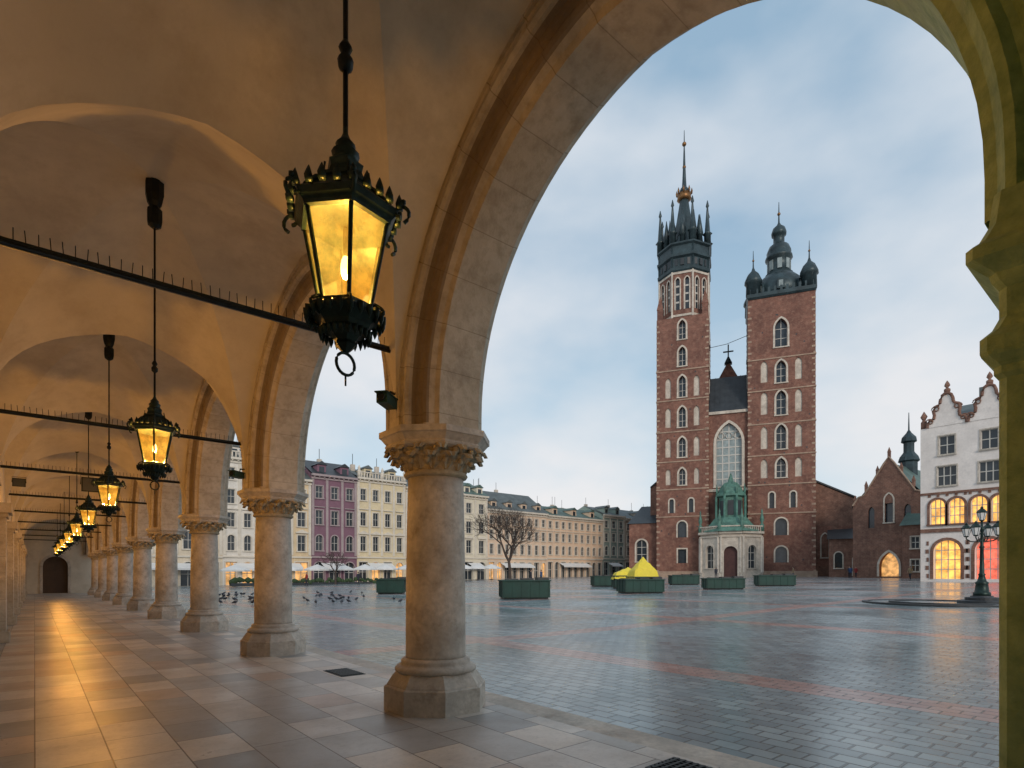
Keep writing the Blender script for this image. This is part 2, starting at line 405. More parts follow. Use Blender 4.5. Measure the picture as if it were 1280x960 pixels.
Cg=Grp('stone_column')
lathe(Cg,'plinth',[(.60,0),(.60,.27),(.585,.285),(.57,.285),(.565,.30),(.50,.40),(.47,.43)],8,rot=.5,smooth=False,mat='col')
lathe(Cg,'base_moulding',[(.44,.42),(.47,.44),(.475,.47),(.45,.50),(.42,.505),(.40,.53),(.405,.555),(.385,.58),(.36,.59)],40,mat='col')
pf=[(.352,.58),(.35,.62)]+[(.35-.028*t*t,.62+2.05*t) for t in [i/10 for i in range(1,11)]]
lathe(Cg,'shaft',pf,40,mat='col')
lathe(Cg,'capital_bell',[(.32,2.66),(.36,2.675),(.375,2.70),(.36,2.725),(.335,2.735),(.36,2.80),(.42,2.90),(.50,2.98)],32,mat='cap')
lathe(Cg,'abacus',[(.52,2.955),(.575,2.975),(.59,3.0),(.575,3.025),(.59,3.04),(.635,3.09),(.655,3.10),(.655,3.165),(.60,3.17)],8,rot=.5,smooth=False,mat='col')
def leaf(G,a,r0,z0,s):
    wd=[.02,.07,.085,.06,.03]
    path=[(0,0),(.03,.06),(.075,.115),(.14,.135),(.165,.09)]
    v=[];f=[]
    for (dr,dz),w in zip(path,wd):
        for q,o in ((-1,-.02),(-.5,.012),(0,-.004),(.5,.012),(1,-.02)):
            rr=r0+dr*s+o*s; ww=w*q*s; 
            v.append((rr*math.cos(a)-ww*math.sin(a),rr*math.sin(a)+ww*math.cos(a),z0+dz*s))
    for i in range(4):
        for j in range(4): q=i*5+j; f.append((q,q+1,q+6,q+5))
    G.add('acanthus_leaves',v,f,None,False,'cap')
for i in range(14):
    leaf(Cg,2*math.pi*i/14,.345,2.735,1.25); leaf(Cg,2*math.pi*(i+.5)/14,.39,2.81,1.25)
    a=2*math.pi*(i+.25)/14; ball(Cg,'acanthus_leaves',(.50*math.cos(a),.50*math.sin(a),2.93),.042,n=6)
    a=2*math.pi*(i+.75)/14; ball(Cg,'acanthus_leaves',(.44*math.cos(a),.44*math.sin(a),2.82),.035,n=6)
Cg.M=Tr(PC,U1,0); Cg.done()
for k in list(range(1,9))+[-2]: Cg.place(Tr(PC,U1+SP*k,0,random.choice((0,45,90,135))))
Pg=Grp('stone_pier')
def rectsweep(G,part,x0,x1,y0,y1,prof,mat,ch=.03):
    v=[];f=[]
    for o,z in prof:
        a,b,c,d=x0-o,x1+o,y0-o,y1+o
        v+=[(a+ch,c,z),(b-ch,c,z),(b,c+ch,z),(b,d-ch,z),(b-ch,d,z),(a+ch,d,z),(a,d-ch,z),(a,c+ch,z)]
    for j in range(len(prof)-1):
        for i in range(8): f.append((j*8+i,j*8+(i+1)%8,(j+1)*8+(i+1)%8,(j+1)*8+i))
    f.append(tuple((len(prof)-1)*8+i for i in range(8)))
    G.add(part,v,f,None,False,mat)
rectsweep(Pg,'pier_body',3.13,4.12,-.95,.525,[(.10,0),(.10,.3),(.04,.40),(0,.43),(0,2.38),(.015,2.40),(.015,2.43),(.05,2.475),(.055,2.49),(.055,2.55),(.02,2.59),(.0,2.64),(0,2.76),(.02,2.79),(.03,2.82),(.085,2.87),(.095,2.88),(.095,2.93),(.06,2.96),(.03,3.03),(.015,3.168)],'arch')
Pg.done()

Fg=Grp('arcade_floor'); box(Fg,'slabs',-.9,4.22,uA,uB+.2,-.3,0,mat='floor'); box(Fg,'kerb',4.223,4.62,uA,uB+.2,-.3,-.012,mat='col'); Fg.done()
for (px,uu) in ((3.95,2.45),(3.75,8.6)):
    Gg=Grp('drain_grate',Tr(px,uu,0)); box(Gg,'frame',-.2,.2,-.36,.36,-.02,.006,mat='iron')
    for i in range(-5,6): box(Gg,'bars',-.18,.18,i*.06-.012,i*.06+.012,.006,.016,mat='iron')
    for i in range(-3,4): box(Gg,'bars',i*.05-.006,i*.05+.006,-.34,.34,.006,.014)
    Gg.done()

# lanterns
L=Grp('hanging_lantern')
def hexl(part,pf,mat,smooth=False,n=6): lathe(L,part,pf,n,rot=.0,smooth=smooth,mat=mat)
v=[];f=[]
for r,z in ((.128,-.2),(.212,.2)):
    for i in range(6): a=math.pi/3*i; v.append((r*math.cos(a),r*math.sin(a),z))
for i in range(6): f.append((i,(i+1)%6,(i+1)%6+6,i+6))
L.add('glass',v,f,None,False,'lglass')
for i in range(6):
    a=math.pi/3*i; ca,sa=math.cos(a),math.sin(a)
    tube(L,'frame',[(.133*ca,.133*sa,-.21),(.219*ca,.219*sa,.21)],.011,5,mat='irong')
    sp=[]
    for t in range(15):
        an=-1.2+t*.42; rr=.052*(1-t/19)
        sp.append(((.285+rr*math.cos(an))*ca,(.285+rr*math.cos(an))*sa,.245+rr*math.sin(an)))
    tube(L,'scrolls',sp,.010,5,mat='irong')
    tube(L,'scrolls',[(.23*ca,.23*sa,.29),(.17*ca,.17*sa,.36),(.13*ca,.13*sa,.39),(.12*ca,.12*sa,.46)],[.013,.012,.01,.006],5)
    ball(L,'scrolls',(.30*ca,.30*sa,.30),.016,n=6)
    sp=[((.15+.05*math.sin(t))*ca,(.15+.05*math.sin(t))*sa,-.2-.028*t) for t in [q*.45 for q in range(8)]]
    tube(L,'scrolls',sp,.009,5)
for i in range(24):
    a=2*math.pi*i/24; R=.262 if i%4 else .28
    lathe(L,'crown_leaves',[(.022,0),(.026,.02),(.014,.05),(.002,.075)],4,Matrix.Translation((R*math.cos(a),R*math.sin(a),.265)),mat='irong')
    R=.185; lathe(L,'crown_leaves',[(.002,-.06),(.018,-.03),(.02,0)],4,Matrix.Translation((R*math.cos(a),R*math.sin(a),-.245)))
    R=.12; lathe(L,'crown_leaves',[(.002,-.05),(.015,-.02),(.016,0)],4,Matrix.Translation((R*math.cos(a),R*math.sin(a),-.33)))
hexl('cap',[(.205,.195),(.235,.20),(.24,.215),(.262,.235),(.275,.262),(.262,.275),(.215,.285),(.20,.315),(.165,.35),(.125,.385),(.118,.40),(.125,.405),(.125,.42),(.10,.43),(.085,.47),(.095,.50),(.075,.515)],'irong')
hexl('finial',[(.075,.51),(.06,.54),(.07,.565),(.045,.59),(.05,.61),(.025,.64),(.013,.67),(.013,.70)],'irong',True,12)
hexl('skirt',[(.125,-.195),(.15,-.205),(.155,-.22),(.185,-.235),(.19,-.25),(.165,-.262),(.13,-.30),(.115,-.33),(.07,-.355),(.05,-.38),(.055,-.395),(.03,-.42),(.012,-.435)],'irong')
tube(L,'pull_ring',[(.055*math.cos(t),0,-.49+.055*math.sin(t)) for t in [2*math.pi*q/20 for q in range(20)]],.008,6,closed=True,mat='irong')
tube(L,'pull_ring',[(0,0,-.545),(0,0,-.60)],.005,5)
lathe(L,'bulb',[(.012,-.06),(.022,-.04),(.026,-.01),(.02,.03),(.012,.05)],10,mat='bulb')
tube(L,'frame',[(0,0,.05),(0,0,.25)],.012,6)
tube(L,'hanging_rod',[(0,0,.69),(0,0,3.42)],.013,8,mat='iron')
lathe(L,'hanging_rod',[(.013,.98),(.035,1.0),(.04,1.04),(.02,1.07),(.035,1.10),(.013,1.14)],10)
lathe(L,'ceiling_fitting',[(.03,2.86),(.08,2.9),(.09,2.96),(.09,3.1),(.06,3.14),(.09,3.2),(.11,3.3),(.11,3.5)],8,smooth=False,mat='iron')
for k in range(0,9):
    u=U1-SP/2+SP*k; z=3.10 if k==0 else 3.2
    Mx=Tr(1.2,u,z,13 if k==0 else 20)
    if k==0: L.M=Mx; e=L.done()
    else: e=L.place(Mx)
    ld=bpy.data.lights.new('lantern_light','POINT'); ld.energy=300 if k else 170; ld.color=(1,.55,.16); ld.shadow_soft_size=.025
    lo=bpy.data.objects.new('lantern_light',ld); sc.collection.objects.link(lo); lo.parent=e; lo.location=(0,0,-.12)

def fitting(name,x,y,z,rz,s=1):
    G=Grp(name,Tr(x,y,z,rz)@Matrix.Scale(s,4))
    box(G,'housing',-.16,.12,-.06,.06,-.05,.05,mat='boxg'); box(G,'hood',-.19,.13,-.07,.07,.052,.065,mat='boxg')
    lathe(G,'lens',[(.04,0),(.045,.03),(.03,.031)],12,Matrix.Translation((-.16,0,0))@Matrix.Rotation(math.radians(-90),4,'Y'),mat='iron')
    tube(G,'bracket',[(.05,0,.06),(.08,0,.13),(.22,0,.15)],.015,6,mat='iron'); G.done()
fitting('security_camera',2.93,U1-.12,3.42,40); fitting('security_camera',2.93,U1+SP-.12,3.42,40)
def speaker(x,y,z,s):
    G=Grp('loudspeaker',Tr(x,y,z)@Matrix.Scale(s,4))
    G.add('cabinet',[(-.22,-.05,-.18),(.22,-.05,-.18),(.22,-.05,.18),(-.22,-.05,.18),(-.15,.2,-.12),(.15,.2,-.12),(.15,.2,.12),(-.15,.2,.12)],[(0,1,2,3),(4,7,6,5),(0,4,5,1),(1,5,6,2),(2,6,7,3),(3,7,4,0)],mat='iron')
    box(G,'grille',-.19,.19,-.07,-.052,-.15,.15,mat='slate'); tube(G,'yoke',[(-.23,.05,0),(-.23,.05,.24),(.23,.05,.24),(.23,.05,0)],.012,5,mat='iron'); G.done()
speaker(1.1,U1+2*SP,3.78,1); speaker(-.28,U1+2*SP,3.7,.55)

# ================================================================ GROUND
G=Grp('market_square_paving'); v=[];f=[]
ps=[-400,14,130,1500]
for p in ps: v+=[(p,-1200,gz(p)),(p,1500,gz(p))]
for i in range(3): f.append((2*i,2*i+2,2*i+3,2*i+1))
G.add('paving',v,f,None,False,'square'); G.done()

# ================================================================ CHURCH
def fr(Z,px,phi,dz=0):
    X=(px-640)/711*Z; p,u=W(X,Z); return Matrix.Translation((p,u,gz(p)+dz))@Matrix.Rotation(math.radians(-(40+phi)),4,'Z')
Ch=Grp('brick_basilica',fr(103,915.5,21.1))
def tower(x0,x1,D,H,wins,niches,lows,seed):
    w=x1-x0; cx=w/2; ops=[]
    for (zb,zt,ww) in wins: ops.append(dict(x=cx,z=zb,w=ww,h=zt-zb,arch='point',d=.7,fill='glass',trim='stone_trim',tw=.3,pr=.08,mull=(1,2),bw=.05))
    for (zb,zt,off,nw) in niches:
        for s in (-1,1): ops.append(dict(x=cx+s*off,z=zb,w=nw,h=zt-zb,arch='point',d=.22,fill='blind_niches'))
    for (xo,zb,zt,ww,ar) in lows: ops.append(dict(x=cx+xo,z=zb,w=ww,h=zt-zb,arch=ar,d=.5,fill='glass',trim='stone_trim',tw=.25,pr=.06,sill=0))
    B=Tr(x0,0,0)
    Ts=[B, B@Tr(0,D,0,-90), B@Tr(w,0,0,90), B@Tr(w,D,0,180)]
    for i,T in enumerate(Ts):
        ww=w if i in (0,3) else D
        oo=[dict(o,x=o['x']+(ww-w)/2) for o in ops]
        if i: oo=[o for o in oo if o['z']>10]
        facade(Ch,0,ww,-1.5,H,oo,T)
        for zc in (11.2,16.3,21.5,27.1,33.0,38.6):
            box(Ch,'string_courses',-.10 if i in (0,3) else .003,ww+(.10 if i in (0,3) else -.003),-.10,.0,zc,zc+.22,T)
        z=1.0; kq=0
        while z<H-1:
            q=.6 if kq%2 else .35
            box(Ch,'quoins',-.03 if i in (0,3) else .003,q,-.03,.0,z,z+.32,T); box(Ch,'quoins',ww-q,ww+(.03 if i in (0,3) else -.003),-.03,.0,z,z+.32,T)
            z+=1.05; kq+=1
        rr=random.Random(seed*10+i)
        for _ in range(34):
            hx=rr.uniform(.9,ww-.9); hz=rr.uniform(3,H-3)
            if all(abs(hx-o['x'])>o['w']/2+.55 or hz<o['z']-.5 or hz>o['z']+o['h']+.5 for o in oo): box(Ch,'putlog_holes',hx-.11,hx+.11,-.012,-.002,hz-.12,hz+.12,T,mat='slate')
    box(Ch,'stone_plinth',x0-.25,x1+.25,-.25,D+.2,-1.5,1.1)
winsL=[(44.4,48.0,1.3),(39.4,43.0,1.3),(33.6,37.6,1.3),(28.0,31.8,1.3),(22.4,26.1,1.3),(17.2,20.3,1.2)]
nichL=[(33.6,37.4,2.55,1.0),(28.1,31.8,2.55,1.0),(22.5,26.1,2.55,1.0),(17.3,20.3,2.55,.9)]
lowsL=[(-1.9,12.0,14.6,.8,'round'),(1.6,12.0,14.6,.8,'round'),(0,7.4,10.4,1.6,'round'),(0,2.6,5.2,1.5,None)]
tower(-13.4,-4.1,10,48.6,winsL,nichL,lowsL,1)
winsR=[(40.6,45.6,2.0),(34.3,38.2,1.6),(28.6,32.9,1.6),(22.6,26.9,1.6),(17.6,21.0,1.5)]
nichR=[(34.6,38.4,2.75,1.1),(28.9,32.9,2.75,1.1),(22.8,26.8,2.75,1.1),(17.6,21.0,2.75,1.1)]
lowsR=[(-1.5,12.2,15,.8,'round'),(1.9,12.2,15,.8,'round'),(0,7.4,10.4,1.9,'round'),(0,2.6,5.4,1.9,'round')]
tower(2.6,13.4,10.5,49.6,winsR,nichR,lowsR,2)
TL=Tr(-8.75,5,0); ap=4.5; sl=2*ap*math.tan(math.pi/8)
for i in range(8):
    T=TL@Matrix.Rotation(math.pi/4*i,4,'Z')@Matrix.Translation((-sl/2,-ap,0))
    o=[dict(x=sl/2+s*.85,z=50.2,w=.8,h=6.0,arch='point',d=.3,fill='glass',trim='stone_trim',tw=.2,pr=.06,mull=(0,3),bw=.16,sill=0) for s in (-1,1)]
    facade(Ch,0,sl,48.6,57.4,o,T)
    tube(Ch,'stone_trim',[(0,0,48.7),(0,0,57.4)],.2,5,T)
    box(Ch,'stone_trim',0,sl,-.12,0,48.9,49.3,T); box(Ch,'stone_trim',0,sl,-.12,0,56.9,57.3,T)
lathe(Ch,'stone_trim',[(5.0,48.6),(5.0,48.85),(4.7,48.9)],4,Tr(-8.75,5,0,45),smooth=False)
for sx in (-1,1):
    for sy in (-1,1):
        lathe(Ch,'corner_pinnacles',[(.75,48.6),(.75,50.5),(.85,50.6),(.1,53.2)],4,Tr(-8.75+sx*4.05,5+sy*4.3,0,45),smooth=False,mat='brick')
o8=.5
lathe(Ch,'spire',[(4.95,57.3),(5.2,57.6),(5.25,58.1),(4.9,58.3),(4.9,59.9),(5.3,60.2),(5.35,60.6),(5.0,60.8),(5.0,62.2),(5.35,62.5),(5.35,62.8),(4.0,62.9),(3.0,64.2),(2.6,64.4),(2.2,65.5),(1.5,69),(.95,72.5),(.85,73.2)],8,TL,rot=o8,smooth=False)
for i in range(8):
    a=math.pi/4*(i+.5)
    tube(Ch,'spire',[(4.9*math.cos(a),4.9*math.sin(a),58),(4.9*math.cos(a),4.9*math.sin(a),62.8)],.22,5,TL)
    rr,z0,z1,r=4.7,62.8,71.2,.62
    lathe(Ch,'pinnacles',[(r,z0),(r,z0+1.8),(r*1.5,z0+2.0),(r*.8,z0+2.4),(r*.25,z1-1.4),(r*.5,z1-1.1),(.06,z1)],6,TL@Matrix.Translation((rr*math.cos(a),rr*math.sin(a),0)),mat='spire')
    a=math.pi/4*i
    lathe(Ch,'pinnacles',[(.45,62.8),(.45,64.2),(.65,64.3),(.05,68.2)],6,TL@Matrix.Translation((4.3*math.cos(a),4.3*math.sin(a),0)))
    lathe(Ch,'pinnacles',[(.4,64),(.4,66),(.55,66.1),(.05,70.0)],6,TL@Matrix.Translation((2.7*math.cos(a),2.7*math.sin(a),0)))
    for q in range(3):
        b0=math.pi/4*(i-.5)+math.pi/4*(q+.5)/3; R=4.62
        box(Ch,'gallery_openings',-.32,.32,-.1,.1,58.5,59.7,TL@Matrix.Rotation(b0+math.pi/2,4,'Z')@Matrix.Translation((0,-R-.02,0)),mat='slate')
lathe(Ch,'crown',[(.9,73.2),(1.4,73.5),(1.25,73.9),(1.4,74.4),(1.0,74.3),(.4,74.6)],12,TL,mat='gold')
lathe(Ch,'spire',[(.9,74.4),(1.0,74.9),(.8,75.5),(.45,75.9),(.38,77),(.25,79.8),(.13,83.5),(.05,87)],8,TL)
for i in range(8):
    a=math.pi/4*i; lathe(Ch,'crown',[(.12,74.3),(.2,74.9),(.03,75.5)],4,TL@Matrix.Translation((1.4*math.cos(a),1.4*math.sin(a),0)))
ball(Ch,'crown',(0,0,84.3),.42,TL); ball(Ch,'crown',(0,0,79.8),.35,TL)
TR=Tr(8.0,5.25,0)
lathe(Ch,'helmet',[(7.6,49.6),(7.9,49.9),(7.9,50.5),(7.0,50.7),(6.6,51.0)],4,TR@Matrix.Rotation(math.pi/4,4,'Z'),smooth=False,mat='spire')
for i in range(11):
    x=-4.9+i*.98
    for ry in (0,90,180,270): box(Ch,'helmet',x-.2,x+.2,-5.5,-5.35,50.5,51.4,TR@Matrix.Rotation(math.radians(ry),4,'Z'))
lathe(Ch,'helmet',[(4.6,50.6),(4.6,52.0),(4.5,52.8),(4.0,54.0),(3.0,55.0),(2.3,55.5),(2.4,55.7),(1.95,55.8),(1.95,58.3),(2.35,58.6),(2.3,59.0),(2.05,59.2),(2.1,59.9),(1.7,60.9),(1.05,61.4),(.95,61.6),(.95,62.9),(1.25,63.0),(1.3,63.5),(1.05,64.3),(.4,64.9),(.15,65.4),(.05,69.2)],16,TR)
for i in range(8):
    a=math.pi/4*i; T=TR@Matrix.Rotation(a,4,'Z')@Matrix.Translation((0,-1.94,0))
    box(Ch,'lantern_openings',-.38,.38,-.06,.06,56.2,58,T,mat='tgl')
    T=TR@Matrix.Rotation(a,4,'Z')@Matrix.Translation((0,-4.45,0)); box(Ch,'dormers',-.6,.6,-.35,.6,51.2,52.9,T,mat='spire'); box(Ch,'lantern_openings',-.35,.35,-.4,-.3,51.5,52.6,T)
for sx in (-1,1):
    for sy in (-1,1):
        lathe(Ch,'corner_turrets',[(1.25,50.6),(1.2,52.6),(1.5,52.8),(1.45,53.4),(1.0,54.4),(.35,55.1),(.12,55.8),(.04,58.8)],10,TR@Matrix.Translation((4.5*sx,4.4*sy,0)),mat='spire')
        ball(Ch,'crown',(4.5*sx,4.4*sy,57),.2,TR)
ball(Ch,'crown',(0,0,67),.3,TR)
Tc=Tr(0,.8,0)
facade(Ch,-4.1,2.6,-1,30.2,[dict(x=-.6,z=16.6,w=4.4,h=11.6,arch='point',d=.6,fill='tracery_glass',trim='stone_trim',tw=.45,pr=.15,mull=(3,7),bw=.10)],Tc)
box(Ch,'stone_trim',-4.09,2.59,.55,.8,15.7,16.2); box(Ch,'stone_trim',-4.09,2.59,.5,.8,29.9,30.4)
for i in range(3):
    cx=-.6+(i-1)*1.35; pts=[(cx+.55*math.cos(t),1.28,26+.55*math.sin(t)) for t in [2*math.pi*q/14 for q in range(14)]]
    tube(Ch,'frames',pts,.09,4,closed=True)
Ch.add('west_roof',[(-4.1,.5,30.4),(2.6,.5,30.4),(2.6,7,38.6),(-4.1,7,38.6),(2.6,9,38.6),(-4.1,9,38.6)],[(0,1,2,3),(3,2,4,5)],None,False,'slate')
for i in range(8): x=-4.0+i*.9; Ch.add('west_roof',[(x,.5,30.5),(x+.08,.5,30.5),(x+.08,6.98,38.68),(x,6.98,38.68)],[(0,1,2,3)])
Ch.add('nave_walls',[(-9,9,0),(7.5,9,0),(7.5,9,27),(-.75,9,42.3),(-9,9,27),(-9,70,0),(7.5,70,0),(7.5,70,27),(-.75,70,42.3),(-9,70,27)],[(0,1,2,3,4),(5,9,8,7,6),(0,4,9,5),(1,6,7,2)],None,False,'brick')
Ch.add('nave_roof',[(-9.4,9.3,26.5),(-.75,9.3,42.5),(7.9,9.3,26.5),(-9.4,70.3,26.5),(-.75,70.3,42.5),(7.9,70.3,26.5)],[(0,1,4,3),(1,2,5,4)],None,False,'slate')
box(Ch,'cross',-.87,-.63,8.9,9.1,42.3,45.6,mat='iron'); box(Ch,'cross',-1.7,.2,8.93,9.07,44.1,44.35); lathe(Ch,'cross',[(1.0,41.8),(.2,43.2)],4,Tr(-.75,9,0,45))
def leanto(x0,x1,z0,z1,y0,y1):
    Ch.add('aisle_walls',[(x0,y0,-1),(x1,y0,-1),(x1,y0,z1),(x0,y0,z0),(x0,y1,-1),(x1,y1,-1),(x1,y1,z1),(x0,y1,z0)],[(0,1,2,3),(4,7,6,5),(0,3,7,4),(1,5,6,2)],None,False,'brick2')
    s=.25
    Ch.add('aisle_roofs',[(x0,y0-s,z0+.1),(x1,y0-s,z1+.1),(x1,y1,z1+.1),(x0,y1,z0+.1),(x0,y0-s,z0+.4),(x1,y0-s,z1+.4),(x1,y1,z1+.4),(x0,y1,z0+.4)],[(0,1,2,3),(4,5,6,7),(0,1,5,4),(1,2,6,5),(3,0,4,7)],None,False,'slate')
leanto(13.4,20.0,17,13.6,3,50); leanto(-13.4,-15.2,19,17.5,5,30)
T=Tr(-18.9,2,0); facade(Ch,0,5.2,-1,10.5,[dict(x=2.4,z=3,w=2,h=4.2,arch='round',d=.4,trim='stone_trim',tw=.3,mull=(1,2))],T)
Ch.add('aisle_roofs',[(-19.2,1.7,10.4),(-13.4,1.7,10.4),(-13.4,9,14.5),(-17.5,9,14.5),(-19.2,20,10.4)],[(0,1,2,3),(0,3,4)])
Ch.add('walls',[(-18.9,2,-1),(-18.9,20,-1),(-18.9,20,10.5),(-18.9,2,10.5)],[(0,1,2,3)])
for xx in (15.2,18.4):
    T=Tr(xx-1.2,2.9,0); facade(Ch,0,2.4,2,9,[dict(x=1.2,z=3.5,w=1.1,h=4.2,arch='point',d=.4,trim='stone_trim',tw=.2,mull=(1,2))],T)
pp=[(-5.4,0),(-5.4,-2.2),(-2.1,-5.0),(1.5,-5.0),(4.8,-2.2),(4.8,0)]
for i in range(5):
    a,b_=Vector(pp[i]),Vector(pp[i+1]); d=b_-a; Lg=d.length; ang=math.degrees(math.atan2(d.y,d.x))
    T=Tr(a.x,a.y,0,ang); o=[]
    if i==2: o=[dict(x=Lg/2,z=.0,w=2.2,h=5.4,arch='round',d=.6,fill='doors',trim='porch_trim',tw=.35,pr=.12,sill=0)]
    elif i in (1,3): o=[dict(x=Lg/2,z=1.6,w=1.7,h=4.0,arch='round',d=.4,fill='glass',trim='porch_trim',tw=.3,pr=.1,mull=(1,2))]
    facade(Ch,0,Lg,-1,7.6,o,T,'porch_walls','wstone')
    for z0,z1,pr in ((7.0,7.25,.2),(7.6,8.0,.4),(-1,.8,.15)):
        if o and z1<1: box(Ch,'porch_trim',-.08,Lg/2-1.5,-pr,.0,z0,z1,T); box(Ch,'porch_trim',Lg/2+1.5,Lg+.08,-pr,.0,z0,z1,T)
        else: box(Ch,'porch_trim',-.08,Lg+.08,-pr,.0,z0,z1,T)
    for xx in (.25,Lg-.25): tube(Ch,'porch_trim',[(xx,-.1,.8),(xx,-.1,7)],.2,8,T)
    for q in range(int(Lg/.45)): box(Ch,'porch_trim',.1+q*.45,.25+q*.45,-.3,-.15,8,8.8,T)
    box(Ch,'porch_trim',0,Lg,-.36,-.1,8.8,9.0,T)
for x,y in pp[1:5]: lathe(Ch,'porch_finials',[(.35,8),(.35,9.2),(.15,9.4),(.35,10),(.28,10.5),(.12,11.2),(.16,11.5),(.02,12)],8,Tr(x,y*1.03,0),mat='copper')
Tp=Tr(-.3,-1.2,0)
lathe(Ch,'porch_roof',[(5.0,8.0),(4.6,8.6),(3.6,9.6),(3.0,10.4),(2.7,10.6)],8,Tp,rot=.5,smooth=False,mat='copper')
lathe(Ch,'porch_roof',[(2.1,10.5),(2.1,14.2),(2.7,14.4),(2.7,14.7),(2.2,15.2),(1.9,16),(1.2,16.8),(.5,17.1),(.4,17.6),(.1,18.6)],8,Tp,rot=.5,smooth=False)
for i in range(8):
    a=math.pi/4*(i+.5); tube(Ch,'porch_roof',[(2.6*math.cos(a),2.6*math.sin(a),10.4),(2.6*math.cos(a),2.6*math.sin(a),14.4)],.22,6,Tp)
    box(Ch,'gallery_openings',-.5,.5,-.05,.05,11,13.6,Tp@Matrix.Rotation(math.pi/4*i,4,'Z')@Matrix.Translation((0,-1.98,0)))
    lathe(Ch,'porch_finials',[(.2,14.7),(.2,15.5),(.03,16.6)],6,Tp@Matrix.Translation((2.5*math.cos(a),2.5*math.sin(a),0)))
tube(Ch,'cable',[(-4.2,2,42.8),(-1,2,43.1),(2.7,2,44.2)],.05,4,mat='iron')
Ch.done({'walls':'brick','stone_trim':'wstone','blind_niches':'wstone','string_courses':'quoin','quoins':'quoin','stone_plinth':'quoin','tracery_glass':'tgl','spire':'spire','doors':'reddoor','porch_trim':'wstone'})

Bg=Grp('gothic_chapel',fr(88,1066,55))
o=[dict(x=5,z=8.2,w=1.1,h=4.2,arch='point',d=.4,trim='stone_trim',tw=.2),dict(x=2.6,z=7.5,w=.9,h=3.2,arch='point',d=.3,fill='glass'),dict(x=7.4,z=7.5,w=.9,h=3.2,arch='point',d=.3,fill='glass'),dict(x=5,z=.2,w=2.6,h=3.6,arch='point',d=.8,fill='litdim',trim='stone_trim',tw=.3,sill=0)]
facade(Bg,0,10,-1,11,o,None,'walls','brick2')
Bg.add('walls',[(0,0,11),(10,0,11),(9.2,0,12.2),(8.4,0,12.4),(7.5,0,13.8),(6.6,0,15.2),(5.7,0,16.8),(5,0,17.8),(4.3,0,16.8),(3.4,0,15.2),(2.5,0,13.8),(1.6,0,12.4),(.8,0,12.2)],[tuple(range(13))])
tube(Bg,'coping',[(0,-.02,11.1),(.8,-.02,12.3),(1.6,-.02,12.5),(4.3,-.02,16.9),(5,-.02,17.9),(5.7,-.02,16.9),(8.4,-.02,12.5),(9.2,-.02,12.3),(10,-.02,11.1)],.14,5,mat='quoin')
for i in range(7): lathe(Bg,'pinnacles',[(.25,0),(.25,.9),(.3,.95),(.02,1.7)],4,Tr(.3+i*1.567,.1,[11,13,15.1,17.6,15.1,13,11][i],45),smooth=False,mat='brick2')
Bg.add('walls',[(0,0,-1),(0,20,-1),(0,20,11),(0,0,11),(10,0,-1),(10,20,-1),(10,20,11),(10,0,11),(0,20,11),(10,20,11),(5,20,17)],[(0,1,2,3),(4,7,6,5),(8,9,10)])
Bg.add('roof',[(-.3,.1,10.8),(5,.1,17.0),(10.4,.1,10.8),(-.3,20.2,10.8),(5,20.2,17.0),(10.4,20.2,10.8)],[(0,1,4,3),(1,2,5,4)],None,False,'roofcop')
Tt=Tr(5,7,0); lathe(Bg,'turret',[(1.2,15),(1.2,17.8),(1.5,18.0),(1.3,18.6),(.85,19.2),(.75,19.4),(.75,20.8),(1.1,21.0),(1.0,21.6),(.4,22.3),(.12,22.8),(.05,25.5)],8,Tt,smooth=False,mat='spire')
for i in range(3):
    T=Tr(10,2+i*6,0,90); facade(Bg,0,5,1,10,[dict(x=2.5,z=3.5,w=1.3,h=5,arch='point',d=.4,trim='stone_trim',tw=.2,mull=(1,2))],T@Tr(0,-.02,0),'walls')
Bg.done({'stone_trim':'wstone'})
Sg=Grp('brick_sacristy',fr(95,1036,30))
facade(Sg,0,6.0,-1,6.4,[dict(x=1.4,z=1.5,w=1.1,h=2.6,arch='round',d=.4,trim='stone_trim'),dict(x=4.3,z=.2,w=1.6,h=3.4,arch='round',d=.5,fill='glass',trim='stone_trim',sill=0)],None,'walls','brick2')
Sg.add('walls',[(0,0,-1),(0,10,-1),(0,10,6.4),(0,0,6.4),(6,0,-1),(6,10,-1),(6,10,6.4),(6,0,6.4)],[(0,1,2,3),(4,7,6,5)])
Sg.add('roof',[(-.3,-.4,6.3),(6.3,-.4,6.3),(6.3,10,9.6),(-.3,10,9.6)],[(0,1,2,3)],None,False,'slate')
Sg.add('walls',[(6,0,6.4),(6,10,6.4),(6,10,9.4),(0,0,6.4),(0,10,6.4),(0,10,9.4)],[(0,1,2),(3,5,4)])
Sg.done({'stone_trim':'wstone'})
Lw=Grp('brick_wing_house',fr(80,1128,50))
facade(Lw,0,9,-1,7.5,[dict(x=1.5+2*i,z=1+3.2*j,w=1,h=1.6,d=.2,trim='stone_trim',tw=.12,mull=(1,1)) for i in range(4) for j in range(2)],None,'walls','brick2')
Lw.add('walls',[(0,0,-1),(0,8,-1),(0,8,7.5),(0,0,7.5),(9,0,-1),(9,8,-1),(9,8,7.5),(9,0,7.5)],[(0,1,2,3),(4,7,6,5)])
Lw.add('roof',[(-.3,-.4,7.4),(9.3,-.4,7.4),(9.3,4,10),(-.3,4,10),(9.3,8.4,7.4),(-.3,8.4,7.4)],[(0,1,2,3),(3,2,4,5)],None,False,'roofcop')
Lw.done({'stone_trim':'wstone'})

